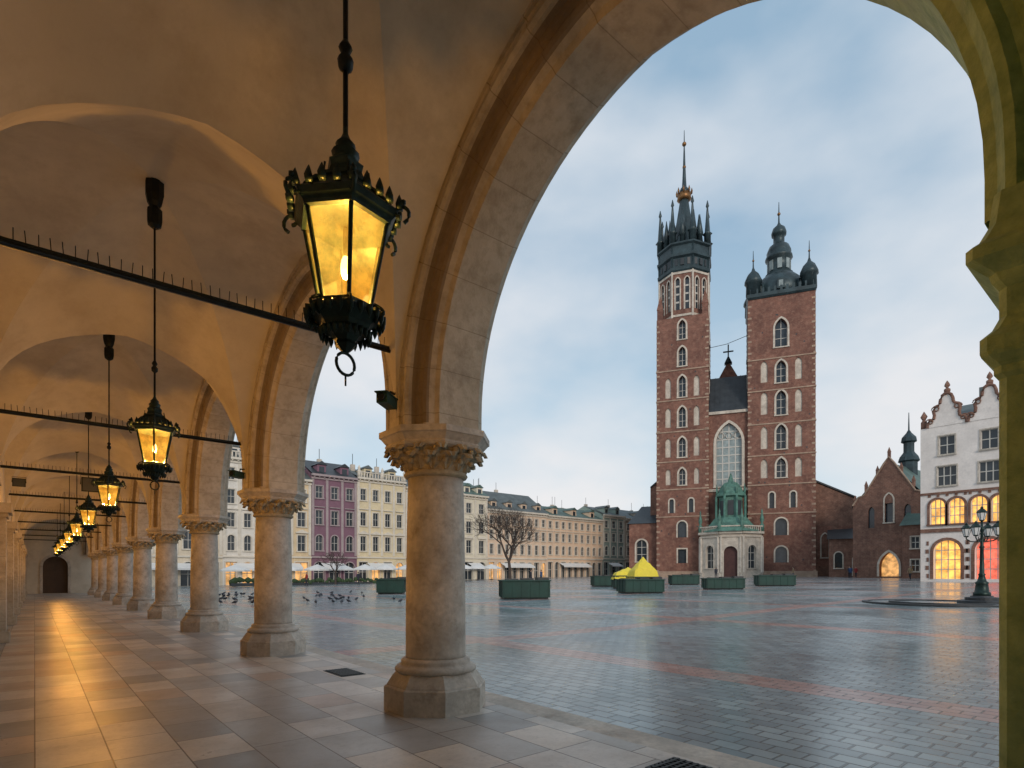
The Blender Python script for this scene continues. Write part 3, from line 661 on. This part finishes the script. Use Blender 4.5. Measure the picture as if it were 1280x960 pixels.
# ================================================================ HOUSES
def colmat(col):
    key='plaster_%02d%02d%02d'%tuple(int(c*99) for c in col)
    if key not in M: M[key]=mat(key,col,.85,.12,.5,5,stain=.4,staincol=tuple(c*.5 for c in col))
    return key
def house(name,p0,p1,eave,col,floors,nc,rh=3.0,roof='roofg',trim=(.68,.62,.52),Mx=None,lit=.0,dorm=2,gf=4.3,shop=.45,attic=None,ped=True):
    w=p1-p0; G=Grp(name,Mx or Matrix.Translation((p0,88.5,gz(p0)))); ops=[]
    bay=w/nc; fh=(eave-gf-.7)/(floors-1)
    for i in range(nc):
        x=bay*(i+.5)
        ops.append(dict(x=x,z=.05,w=min(2.2,bay*.66),h=gf-1.0,arch='round' if (i+int(p0))%2 else None,d=.4,fill='litdim' if random.random()<shop else 'glass',trim='trim',tw=.15,mull=(1,1),sill=0))
        for j in range(floors-1):
            hh=min(2.2,fh*.6)*(1.1 if j==0 else (.85 if j==floors-2 else 1))
            ops.append(dict(x=x,z=gf+.4+j*fh+(fh-hh)*.3,w=min(1.25,bay*.45),h=hh,arch='round' if (j==0 and nc%2) else None,d=.22,fill='litdim' if random.random()<lit else 'glass',trim='trim',tw=.17,pr=.08,mull=(1,1),bw=.03))
    facade(G,0,w,-1,eave,ops,None,'walls',colmat(col))
    D=12
    G.add('walls',[(0,0,-1),(0,D,-1),(0,D,eave),(0,0,eave),(w,0,-1),(w,D,-1),(w,D,eave),(w,0,eave)],[(0,1,2,3),(4,7,6,5),(1,5,6,2)])
    for j in range(floors-1):
        for i in range(nc):
            x=bay*(i+.5); z=gf+.4+j*fh
            hh=min(2.2,fh*.6); zt=z+(fh-hh)*.3+hh*1.1+.2
            if j==0 and not nc%2 and ped:
                box(G,'trim',x-.95,x+.95,-.28,-.02,zt+.05,zt+.2)
                G.add('trim',[(x-.95,-.25,zt+.2),(x+.95,-.25,zt+.2),(x,-.25,zt+.65),(x-.95,0,zt+.2),(x+.95,0,zt+.2),(x,0,zt+.65)],[(0,1,2),(0,2,5,3),(2,1,4,5)])
            if j==1: box(G,'trim',x-.85,x+.85,-.22,-.02,zt+.05,zt+.17)
    for i in range(nc+1):
        x=min(max(bay*i,.25),w-.25)
        if nc<6: box(G,'trim',x-.2,x+.2,-.09,-.003,gf+.1,eave-.76)
    box(G,'cornice',-.0,w,-.22,0,gf-.3,gf-.05); box(G,'cornice',0.0,w,-.2,-.002,eave-.75,eave-.5); box(G,'cornice',0,w,-.55,.3,eave-.3,eave+.02)
    nb=int(w/.8)
    for i in range(nb): box(G,'cornice',i*.8+.3,i*.8+.5,-.42,0,eave-.5,eave-.303)
    if attic:   # balustraded attic / central gable
        for i in range(int(w/.5)): box(G,'cornice',i*.5+.1,i*.5+.28,-.35,-.15,eave+.02,eave+.8)
        box(G,'cornice',0,w,-.4,-.1,eave+.8,eave+.95)
        for x in (.3,w/2,w-.3): lathe(G,'cornice',[(.3,eave+.02),(.3,eave+1.1),(.15,eave+1.2),(.28,eave+1.5),(.03,eave+2)],8,Tr(x,-.2,0))
    G.add('roof',[(-.02,-.5,eave+.03),(w+.02,-.5,eave+.03),(w+.02,D/2,eave+rh),(-.02,D/2,eave+rh),(w+.02,D+.3,eave),(-.02,D+.3,eave)],[(0,1,2,3),(3,2,4,5)],None,False,roof)
    G.add('walls',[(0,0,eave),(0,D,eave),(0,D/2,eave+rh-.05),(w,0,eave),(w,D,eave),(w,D/2,eave+rh-.05)],[(0,1,2),(3,5,4)])
    for i in range(dorm):
        x=w*(i+.5)/dorm; box(G,'dormers',x-.7,x+.7,.6,4,eave+.2,eave+1.7,mat=colmat(col)); box(G,'glass',x-.4,x+.4,.55,.598,eave+.5,eave+1.4)
        G.add('roof',[(x-.9,.4,eave+1.7),(x+.9,.4,eave+1.7),(x,.4,eave+2.3),(x-.9,4,eave+1.7),(x+.9,4,eave+1.7),(x,4,eave+2.3)],[(0,1,2),(0,2,5,3),(1,4,5,2)])
    for i in range(max(1,nc//2)):
        x=random.uniform(.6,w-.6); y=random.uniform(4,8); box(G,'chimneys',x-.35,x+.35,y-.3,y+.3,eave+rh-1.8,eave+rh+random.uniform(.1,.8),mat='wstone')
        tube(G,'antenna',[(x,y,eave+rh),(x,y,eave+rh+2.3)],.05,4,mat='iron')
    G.parts['trim'][3]=colmat(trim); G.parts['cornice'][3]=colmat(trim)
    aw=w*.5; G.add('awning',[(w*.2,-.05,3.2),(w*.2+aw,-.05,3.2),(w*.2+aw,-1.6,2.5),(w*.2,-1.6,2.5),(w*.2+aw,-1.6,2.25),(w*.2,-1.6,2.25)],[(0,1,2,3),(3,2,4,5)],None,False,'canvas')
    return G.done()
house('cream_townhouse',-14,-2,17,(.66,.57,.44),4,5)
house('ochre_townhouse',-2,9,16,(.66,.52,.34),4,4)
house('cream_townhouse',9,20.5,17.2,(.70,.61,.47),4,4,shop=.8)
house('white_townhouse',20.5,27.2,18.4,(.74,.70,.63),5,3,rh=2.6,shop=.8,attic=True)
house('ochre_townhouse',27.2,33.2,16.2,(.70,.55,.35),4,2,rh=3.4,shop=.8)
house('purple_townhouse',33.2,40.8,17.2,(.22,.115,.155),4,3,rh=3.2,trim=(.38,.31,.31),roof='slate')
house('yellow_townhouse',40.8,49.8,17.4,(.72,.61,.40),4,4,rh=2.4,attic=True,shop=.7)
house('cream_townhouse',49.8,62,16.5,(.72,.58,.40),4,5,rh=3)
house('cream_townhouse',62,68,16.2,(.72,.66,.52),4,2,rh=3.4,roof='roofcop')
house('peach_townhouse',68,84,13.8,(.74,.56,.41),4,8,rh=4.5,dorm=4,shop=.2,ped=False)
house('peach_townhouse',84,102,13.4,(.76,.56,.40),4,9,rh=2.8,dorm=3,roof='roofcop',shop=.2)
house('green_townhouse',102,110,14.5,(.30,.38,.33),4,3,rh=2.5)
house('cream_townhouse',110,135,14,(.45,.38,.3),4,8,rh=3)

Wg=Grp('white_gabled_palace',Matrix.Translation((76,19.4,gz(76)))@Matrix.Rotation(math.radians(-90),4,'Z'))
Wl=30; ops=[]
for i in range(8):
    x=2.4+3.6*i
    ops.append(dict(x=x,z=.3,w=2.4,h=4.2,arch='round',d=.6,fill='litred' if i==1 else ('lit' if i in(0,3) else 'glass'),trim='brick_surround',tw=.3,pr=.1,mull=(3,3),sill=0))
    for s in (-.85,.85): ops.append(dict(x=x+s,z=6.3,w=1.35,h=2.7,arch='round',d=.4,fill='lit' if i<3 else 'glass',trim='brick_surround',tw=.24,pr=.1,mull=(2,2)))
    ops.append(dict(x=x,z=10.5,w=1.7,h=2.1,d=.25,fill='glass',trim='grey_trim',tw=.12,mull=(2,1)))
    ops.append(dict(x=x,z=13.9,w=1.4,h=2.0,d=.25,fill='glass',trim='grey_trim',tw=.12,mull=(1,1)))
facade(Wg,0,Wl,-1,17,ops,None,'walls',colmat((.80,.74,.69)))
for i in range(8): 
    x=2.4+3.6*i
    for k in range(5): box(Wg,'brick_surround',x-1.7+k*.8,x-1.45+k*.8,-.06,0,9.3,9.55)
    for s in (-1.73,1.73):
        for k in range(5): box(Wg,'brick_surround',x+s-.1-(.1 if k%2 else 0),x+s+.1,-.05,-.003,.4+k*.9,.85+k*.9)
box(Wg,'brick_band',0,Wl,-.14,0,5.4,5.8,mat='brick2'); box(Wg,'brick_band',0,Wl,-.12,0,9.55,9.8)
Wg.add('walls',[(0,0,-1),(0,14,-1),(0,14,17),(0,0,17),(Wl,0,-1),(Wl,14,-1),(Wl,14,17),(Wl,0,17)],[(0,1,2,3),(4,7,6,5)])
def gab(cx):
    half=[(1.75,17.0),(1.72,17.5),(1.55,17.8),(1.35,17.75),(1.15,17.9),(1.1,18.3),(1.2,18.8),(1.05,19.2),(.75,19.3),(.6,19.5),(.55,19.9),(.4,20.3),(.2,20.45),(0,20.5)]
    pts=[(cx-x,z) for x,z in half]+[(cx+x,z) for x,z in reversed(half[:-1])]
    n=len(pts); v=[(x,-.05,z) for x,z in pts]+[(x,.4,z) for x,z in pts]
    f=[tuple(range(n)),tuple(range(2*n-1,n-1,-1))]+[(i,i+1,i+1+n,i+n) for i in range(n-1)]
    Wg.add('gables',v,f,None,False,colmat((.80,.74,.69)))
    tube(Wg,'gable_mouldings',[(x,-.08,z) for x,z in pts],.16,6,mat='brick2')
    for sx in (-1.5,1.5,-.95,.95):
        sp=[]
        for t in range(14):
            an=t*.5; rr=.42*(1-t/16); sp.append((cx+sx+rr*math.cos(an)*(1 if sx>0 else -1),-.12,(17.6 if abs(sx)>1 else 18.9)+rr*math.sin(an)))
        tube(Wg,'gable_mouldings',sp,.07,5)
    lathe(Wg,'finials',[(.12,20.4),(.3,20.7),(.3,20.95),(.1,21.1),(.28,21.35),(.2,21.6),(.02,21.9)],10,Tr(cx,.15,0),mat='brick2')
for i in range(8): gab(2.4+3.6*i)
lathe(Wg,'finials',[(.3,17),(.3,17.8),(.15,18),(.35,18.4),(.02,19)],8,Tr(.25,.3,0))
Wg.add('roof',[(0,.8,17),(Wl,.8,17),(Wl,7,20.5),(0,7,20.5),(Wl,14,17),(0,14,17)],[(0,1,2,3),(3,2,4,5)],None,False,'roofg')
for i in range(5): box(Wg,'rooftop_vents',4.6+i*5,5.3+i*5,3,4.0,18,21.2,mat='roofg')
Wg.done({'brick_surround':'brick2','grey_trim':'col'})

# ================================================================ SQUARE OBJECTS
def planter(X,Z,w,d,h,rz,tarp=None,name='market_stall_box'):
    p,u=W(X,Z); G=Grp(name,Tr(p,u,gz(p)+.005,rz))
    box(G,'base',-w/2+.08,w/2-.08,-d/2+.08,d/2-.08,0,.1,mat='iron')
    box(G,'panels',-w/2,w/2,-d/2,d/2,.1,h,mat='boxg')
    n=max(3,int(w/.55))
    for i in range(n+1):
        x=-w/2+.04+(w-.08)*i/n; box(G,'battens',x-.035,x+.035,-d/2-.03,-d/2,.1,h,mat='boxg'); box(G,'battens',x-.035,x+.035,d/2,d/2+.03,.1,h)
    n=max(2,int(d/.6))
    for i in range(n+1):
        y=-d/2+.04+(d-.08)*i/n
        for s in (-1,1): box(G,'battens',min(s*w/2,s*(w/2+.03)),max(s*w/2,s*(w/2+.03)),y-.035,y+.035,.1,h)
    box(G,'lid',-w/2-.08,w/2+.08,-d/2-.08,d/2+.08,h,h+.07,mat='boxg')
    if not tarp:
        for i in range(3): box(G,'folded_trestles',-w/2+.3+i*w/3,-w/2+.3+i*w/3+w/4,-d/4,d/4,h+.07,h+.13+.05*i,mat='slate')
    else:
        v=[];f=[];nx,ny=10,6
        for i in range(nx+1):
            for j in range(ny+1):
                a=-1+2*i/nx; b_=-1+2*j/ny
                z=h+.12+tarp*max(0,1-max(abs(a),abs(b_)))**.85+random.uniform(-.04,.04)
                if max(abs(a),abs(b_))>.99: z=h-.25+random.uniform(-.08,.08)
                v.append((a*(w/2+.12),b_*(d/2+.12),z))
        for i in range(nx):
            for j in range(ny): q=i*(ny+1)+j; f.append((q,q+1,q+ny+2,q+ny+1))
        G.add('tarpaulin',v,f,None,False,'yellow')
    return G.done()
planter(.75,35.8,2.9,2.0,1.1,-32); planter(-9.7,45.8,2.1,1.6,1.1,-36)
planter(9.45,42,2.9,2.0,.95,-32); planter(10.2,44.3,2.0,1.6,1.1,-30,1.5); planter(10.6,52,2.6,2,1.1,-40,.7)
planter(9.4,58,2.4,1.8,1.0,-36); planter(18.4,61,2.8,2,.95,-44); planter(17.6,47.5,3.0,1.8,.85,-44); planter(24.9,54,3.2,2,.95,-50); planter(14,66,2.4,1.6,.9,-40)

X=22.3;Z=27;p,u=W(X,Z)
Sl=Grp('street_lamp',Tr(p,u,gz(p),-10))
lathe(Sl,'stepped_base',[(.95,0),(.95,.12),(.90,.14),(.65,.14),(.65,.27),(.6,.29),(.45,.29),(.42,.36)],24,mat='slate',smooth=False)
lathe(Sl,'post',[(.34,.34),(.34,.5),(.28,.55),(.24,.9),(.27,.98),(.18,1.05),(.12,1.3),(.15,1.36),(.10,1.42),(.075,2.6),(.11,2.66),(.07,2.74),(.06,3.4),(.1,3.46),(.12,3.55),(.05,3.62),(.045,3.9)],14,mat='irong')
def lh(x,y,z):
    T=Matrix.Translation((x,y,z))
    lathe(Sl,'lamp_caps',[(.06,-.06),(.11,-.02),(.11,0)],6,T,smooth=False,mat='irong')
    lathe(Sl,'lamp_glass',[(.10,0),(.18,.34)],6,T,smooth=False,mat='canvas',cap=False)
    for i in range(6): a=math.pi/3*i; tube(Sl,'lamp_caps',[(.10*math.cos(a),.1*math.sin(a),0),(.18*math.cos(a),.18*math.sin(a),.34)],.012,4,T)
    lathe(Sl,'lamp_caps',[(.2,.34),(.22,.37),(.12,.5),(.06,.54),(.07,.58),(.01,.66)],6,T,smooth=False)
lh(0,0,3.95)
for s in (-1,1):
    tube(Sl,'arms',[(0,0,3.0),(.2*s,0,2.92),(.45*s,0,2.95),(.62*s,0,3.08),(.62*s,0,3.2)],.028,6,mat='irong')
    tube(Sl,'arms',[(0,0,3.35),(.2*s,0,3.3),(.35*s,0,3.1),(.3*s,0,2.98),(.22*s,0,3.05)],.018,5); lh(.62*s,0,3.22)
    tube(Sl,'arms',[(0,0,3.0),(0,.2*s,2.92),(0,.45*s,2.95),(0,.62*s,3.08),(0,.62*s,3.2)],.028,6); lh(0,.62*s,3.22)
Sl.done()
Rs=Grp('circular_stone_step',Tr(p-.9,u+1.4,gz(p)+.006))
for r0,r1,h,mt in ((3.0,3.25,.03,'slate'),(1.9,2.1,.05,'slate')):
    v=[];f=[];n=48
    for i in range(n):
        a=2*math.pi*i/n
        for r,z in ((r0,-.06),(r0,h),(r1,h),(r1,-.06)): v.append((r*math.cos(a),r*math.sin(a),z))
    for i in range(n):
        for j in range(3): f.append((i*4+j,i*4+j+1,((i+1)%n)*4+j+1,((i+1)%n)*4+j))
    Rs.add('ring',v,f,None,False,mt)
Rs.done()

def tree(p,u,h,seed,name='bare_tree',lv=6):
    rnd=random.Random(seed); G=Grp(name,Tr(p,u,gz(p)))
    def br(pos,d,ln,r,l):
        pts=[pos]; rs=[r]; q=pos; dd=d
        for i in range(3):
            dd=(dd+Vector((rnd.uniform(-.18,.18),rnd.uniform(-.18,.18),rnd.uniform(-.05,.14)))*(.35 if l==lv else 1)).normalized()
            q=q+dd*ln/3; pts.append(q); rs.append(r*(1-.13*(i+1)))
        tube(G,'trunk' if l>=lv-1 else 'branches',pts,rs,6 if l>3 else 3,None,True,'bark')
        if l<=0: return
        for i in range(3 if l>1 else 4):
            a=i*2.1+rnd.uniform(-.5,.5); sp=rnd.uniform(.4,.95)
            s=dd.orthogonal().normalized(); t=dd.cross(s)
            nd=(dd+(s*math.cos(a)+t*math.sin(a))*sp+Vector((0,0,.08))).normalized()
            br(pts[-1] if i<2 else pts[rnd.choice((1,2))] if l<lv else pts[-1],nd,ln*rnd.uniform(.66,.86),r*.62,l-1)
    br(Vector((0,0,-.1)),Vector((0,0,1)),h*.25,h*.022,lv)
    G.done()
p,u=W(-.2,66); tree(p,u,11.5,3,lv=7)
p,u=W(-24.5,79); tree(p,u,7,5,lv=5)

Pa=Grp('cafe_parasol')
tube(Pa,'pole',[(0,0,0),(0,0,2.9)],.04,6,mat='iron'); lathe(Pa,'foot',[(.35,0),(.35,.08),(.05,.12)],10,mat='iron')
lathe(Pa,'canopy',[(1.85,1.95),(1.85,2.15),(1.0,2.5),(.05,2.85)],8,rot=.5,smooth=False,mat='canvas',cap=False)
Pa.M=Tr(20,80,gz(20)); Pa.done()
for i in range(1,13):
    pp_=20+i*3.6; Pa.place(Tr(pp_+random.uniform(-.3,.3),80+random.uniform(-1,1),gz(pp_),random.uniform(0,40)))
Hg=Grp('cafe_hedge',Tr(19,77.5,gz(25)))
for i in range(70):
    ball(Hg,'foliage',(i*.45+random.uniform(-.1,.1),random.uniform(-.2,.2),random.uniform(.35,.85)),random.uniform(.3,.45),n=7,mat='hedge',sc_=(1,.8,random.uniform(.7,1.1)))
box(Hg,'trough',-.2,31.6,-.35,.35,0,.4,mat='slate'); Hg.done()

Bd=Grp('pigeon_flock'); rnd=random.Random(4)
M['pig']=mat('pigeon_feathers',(.07,.075,.09),.7,.4,3,20)
def pigeon(p,u,a):
    T=Tr(p,u,gz(p),a)
    lathe(Bd,'birds',[(.012,-.19),(.035,-.14),(.05,-.08),(.075,-.01),(.07,.06),(.045,.10),(.02,.13)],7,T@Matrix.Translation((0,0,.15))@Matrix.Rotation(math.radians(72),4,'Y'),mat='pig')
    tube(Bd,'birds',[(.08,0,.17),(.115,0,.22),(.125,0,.25)],[.035,.025,.028],6,T); tube(Bd,'birds',[(.14,0,.25),(.175,0,.24)],[.012,.003],4,T)
    for s in (-1,1): tube(Bd,'birds',[(.01,.025*s,.10),(.015,.025*s,.0),(.05,.025*s,.003)],.006,3,T)
for i in range(60):
    Z=rnd.uniform(31,48); pxx=rnd.choice((rnd.gauss(420,32),rnd.gauss(290,22)))
    p,u=W((pxx-640)/711*Z,Z)
    if p>5.2: pigeon(p,u,rnd.uniform(0,360))
Bd.done()

M['skin']=mat('skin',(.45,.28,.2),.6,.05,5,20,bs=0); M['hair']=mat('hair',(.04,.025,.015),.7,.2,8,30)
cl={'coat_dark':(.03,.035,.05),'coat_red':(.28,.03,.03),'coat_blue':(.04,.08,.18),'trousers':(.03,.03,.04),'coat_tan':(.3,.22,.13)}
for k,c in cl.items(): M[k]=mat('cloth_'+k,c,.9,.2,6,30)
def person(X,Z,rz,coat,step=.22,h=1.74):
    p,u=W(X,Z); s=h/1.74
    J={'pel':(0,0,.95),'sp':(0,0,1.18),'ch':(0,0,1.38),'nk':(0,0,1.50),'hd':(0.01,0,1.58),
       'hl':(0,.09,.90),'kl':(step*.6,.09,.50),'al':(step*.7,.09,.09),'tl':(step*.7+.17,.09,.04),
       'hr':(0,-.09,.90),'kr':(-step*.1,-.09,.49),'ar':(-step,-.09,.10),'tr':(-step+.16,-.09,.04),
       'sl':(0,.18,1.42),'el':(-.08,.23,1.15),'wl':(.05,.24,.92),'fl':(.09,.23,.83),
       'sr':(0,-.18,1.42),'er':(.04,-.23,1.15),'wr':(.18,-.22,.95),'fr':(.23,-.21,.87)}
    Rr={'pel':.145,'sp':.13,'ch':.145,'nk':.06,'hd':.055,'hl':.10,'kl':.06,'al':.042,'tl':.035,'hr':.10,'kr':.06,'ar':.042,'tr':.035,'sl':.075,'el':.05,'wl':.034,'fl':.028,'sr':.075,'er':.05,'wr':.034,'fr':.028}
    E=[('pel','sp'),('sp','ch'),('ch','nk'),('nk','hd'),('pel','hl'),('hl','kl'),('kl','al'),('al','tl'),('pel','hr'),('hr','kr'),('kr','ar'),('ar','tr'),('ch','sl'),('sl','el'),('el','wl'),('wl','fl'),('ch','sr'),('sr','er'),('er','wr'),('wr','fr')]
    ks=list(J); me=bpy.data.meshes.new('body'); me.from_pydata([J[k] for k in ks],[(ks.index(a),ks.index(b)) for a,b in E],[])
    o=bpy.data.objects.new('tmp',me); sc.collection.objects.link(o)
    o.modifiers.new('s','SKIN'); 
    for i,k in enumerate(ks):
        d=me.skin_vertices[0].data[i]; d.radius=(Rr[k],Rr[k]); d.use_root=(k=='pel')
    o.modifiers.new('u','SUBSURF').levels=1
    dg=bpy.context.evaluated_depsgraph_get(); m2=bpy.data.meshes.new_from_object(o.evaluated_get(dg)); bpy.data.objects.remove(o)
    m2.name='body'
    for k in (coat,'trousers','skin'): m2.materials.append(M[k])
    for f in m2.polygons:
        c=f.center; f.use_smooth=True
        f.material_index=1 if c.z<.84 and abs(c.y)<.19 else (2 if (c.z>1.51 or (c.z<.93 and abs(c.y)>.19)) else 0)
    G=Grp('pedestrian',Tr(p,u,gz(p),rz)@Matrix.Scale(s,4))
    ball(G,'head',(.015,0,1.63),.1,n=12,mat='skin',sc_=(.95,.78,1.15)); ball(G,'hair',(-.012,0,1.66),.105,n=12,mat='hair',sc_=(.92,.82,1.0))
    ball(G,'head',(.112,0,1.62),.016,n=6)
    e=G.done(); b=bpy.data.objects.new('body',m2); sc.collection.objects.link(b); b.parent=e
person(51,86,200,'coat_dark'); person(52.3,86.5,190,'coat_red',h=1.66); person(50,84,30,'coat_blue'); person(43.5,88,120,'coat_tan')
person(2.5,75,-60,'coat_dark'); person(4.0,78,100,'coat_blue'); person(-20,74,10,'coat_dark'); person(-26,72,180,'coat_red')
person(33,92,50,'coat_dark',h=1.8); person(49,70,170,'coat_tan')

# ================================================================ WORLD / SUN / CAMERA
w=bpy.data.worlds.new('World'); sc.world=w; w.use_nodes=True; nt=w.node_tree; bg=nt.nodes['Background']
sky=nt.nodes.new('ShaderNodeTexSky'); sky.sky_type='NISHITA'; sky.sun_disc=False
sel=math.radians(22); 
sunto=Vector((-.45,-.89,0)).normalized()
sky.sun_elevation=sel; sky.sun_rotation=math.atan2(sunto.x,sunto.y)
tc=nt.nodes.new('ShaderNodeTexCoord').outputs['Generated']
mp=nt.nodes.new('ShaderNodeMapping'); mp.inputs['Scale'].default_value=(1.0,1.0,1.8); mp.inputs['Rotation'].default_value=(0,0,.5); mp.inputs['Location'].default_value=(.9,.4,.2); nt.links.new(tc,mp.inputs[0])
n1=noise(nt,mp.outputs[0],2.0,4,.45); n2=noise(nt,mp.outputs[0],5.0,5,.5)
nn=mathn(nt,'ADD',mathn(nt,'MULTIPLY',n1,.75),mathn(nt,'MULTIPLY',n2,.25))
sx=nt.nodes.new('ShaderNodeSeparateXYZ'); nt.links.new(tc,sx.inputs[0])
hor=maprange(nt,sx.outputs[2],.02,.5,1,0)
cl_=maprange(nt,nn,.40,.60,0,1)
cloud=mix(nt,hor,(7.5,7.9,8.4),(9.4,8.9,8.7))
blue=mix(nt,.75,sky.outputs[0],(3.8,5.6,7.3))
base=mix(nt,mathn(nt,'MULTIPLY',hor,.75),blue,(7.2,8.5,9.1))
fin=mix(nt,mathn(nt,'MULTIPLY',cl_,.88),base,cloud)
nt.links.new(fin,bg.inputs[0]); bg.inputs[1].default_value=.10
sd=bpy.data.lights.new('sun','SUN'); sd.energy=1.35; sd.angle=math.radians(14); sd.color=(1,.86,.74)
so=bpy.data.objects.new('sun',sd); sc.collection.objects.link(so)
d=Vector((sunto.x*math.cos(sel),sunto.y*math.cos(sel),math.sin(sel)))
so.rotation_euler=d.to_track_quat('Z','Y').to_euler(); so.location=(0,0,60)

cd=bpy.data.cameras.new('camera'); cam=bpy.data.objects.new('camera',cd); sc.collection.objects.link(cam)
cam.location=(0,0,1.55); cam.rotation_euler=(math.radians(90),0,-TH)
cd.sensor_width=36; cd.lens=20.0; cd.shift_y=.186; cd.clip_end=4000; cd.clip_start=.05
sc.camera=cam
sc.view_settings.view_transform='Standard'; sc.view_settings.look='None'; sc.view_settings.exposure=0
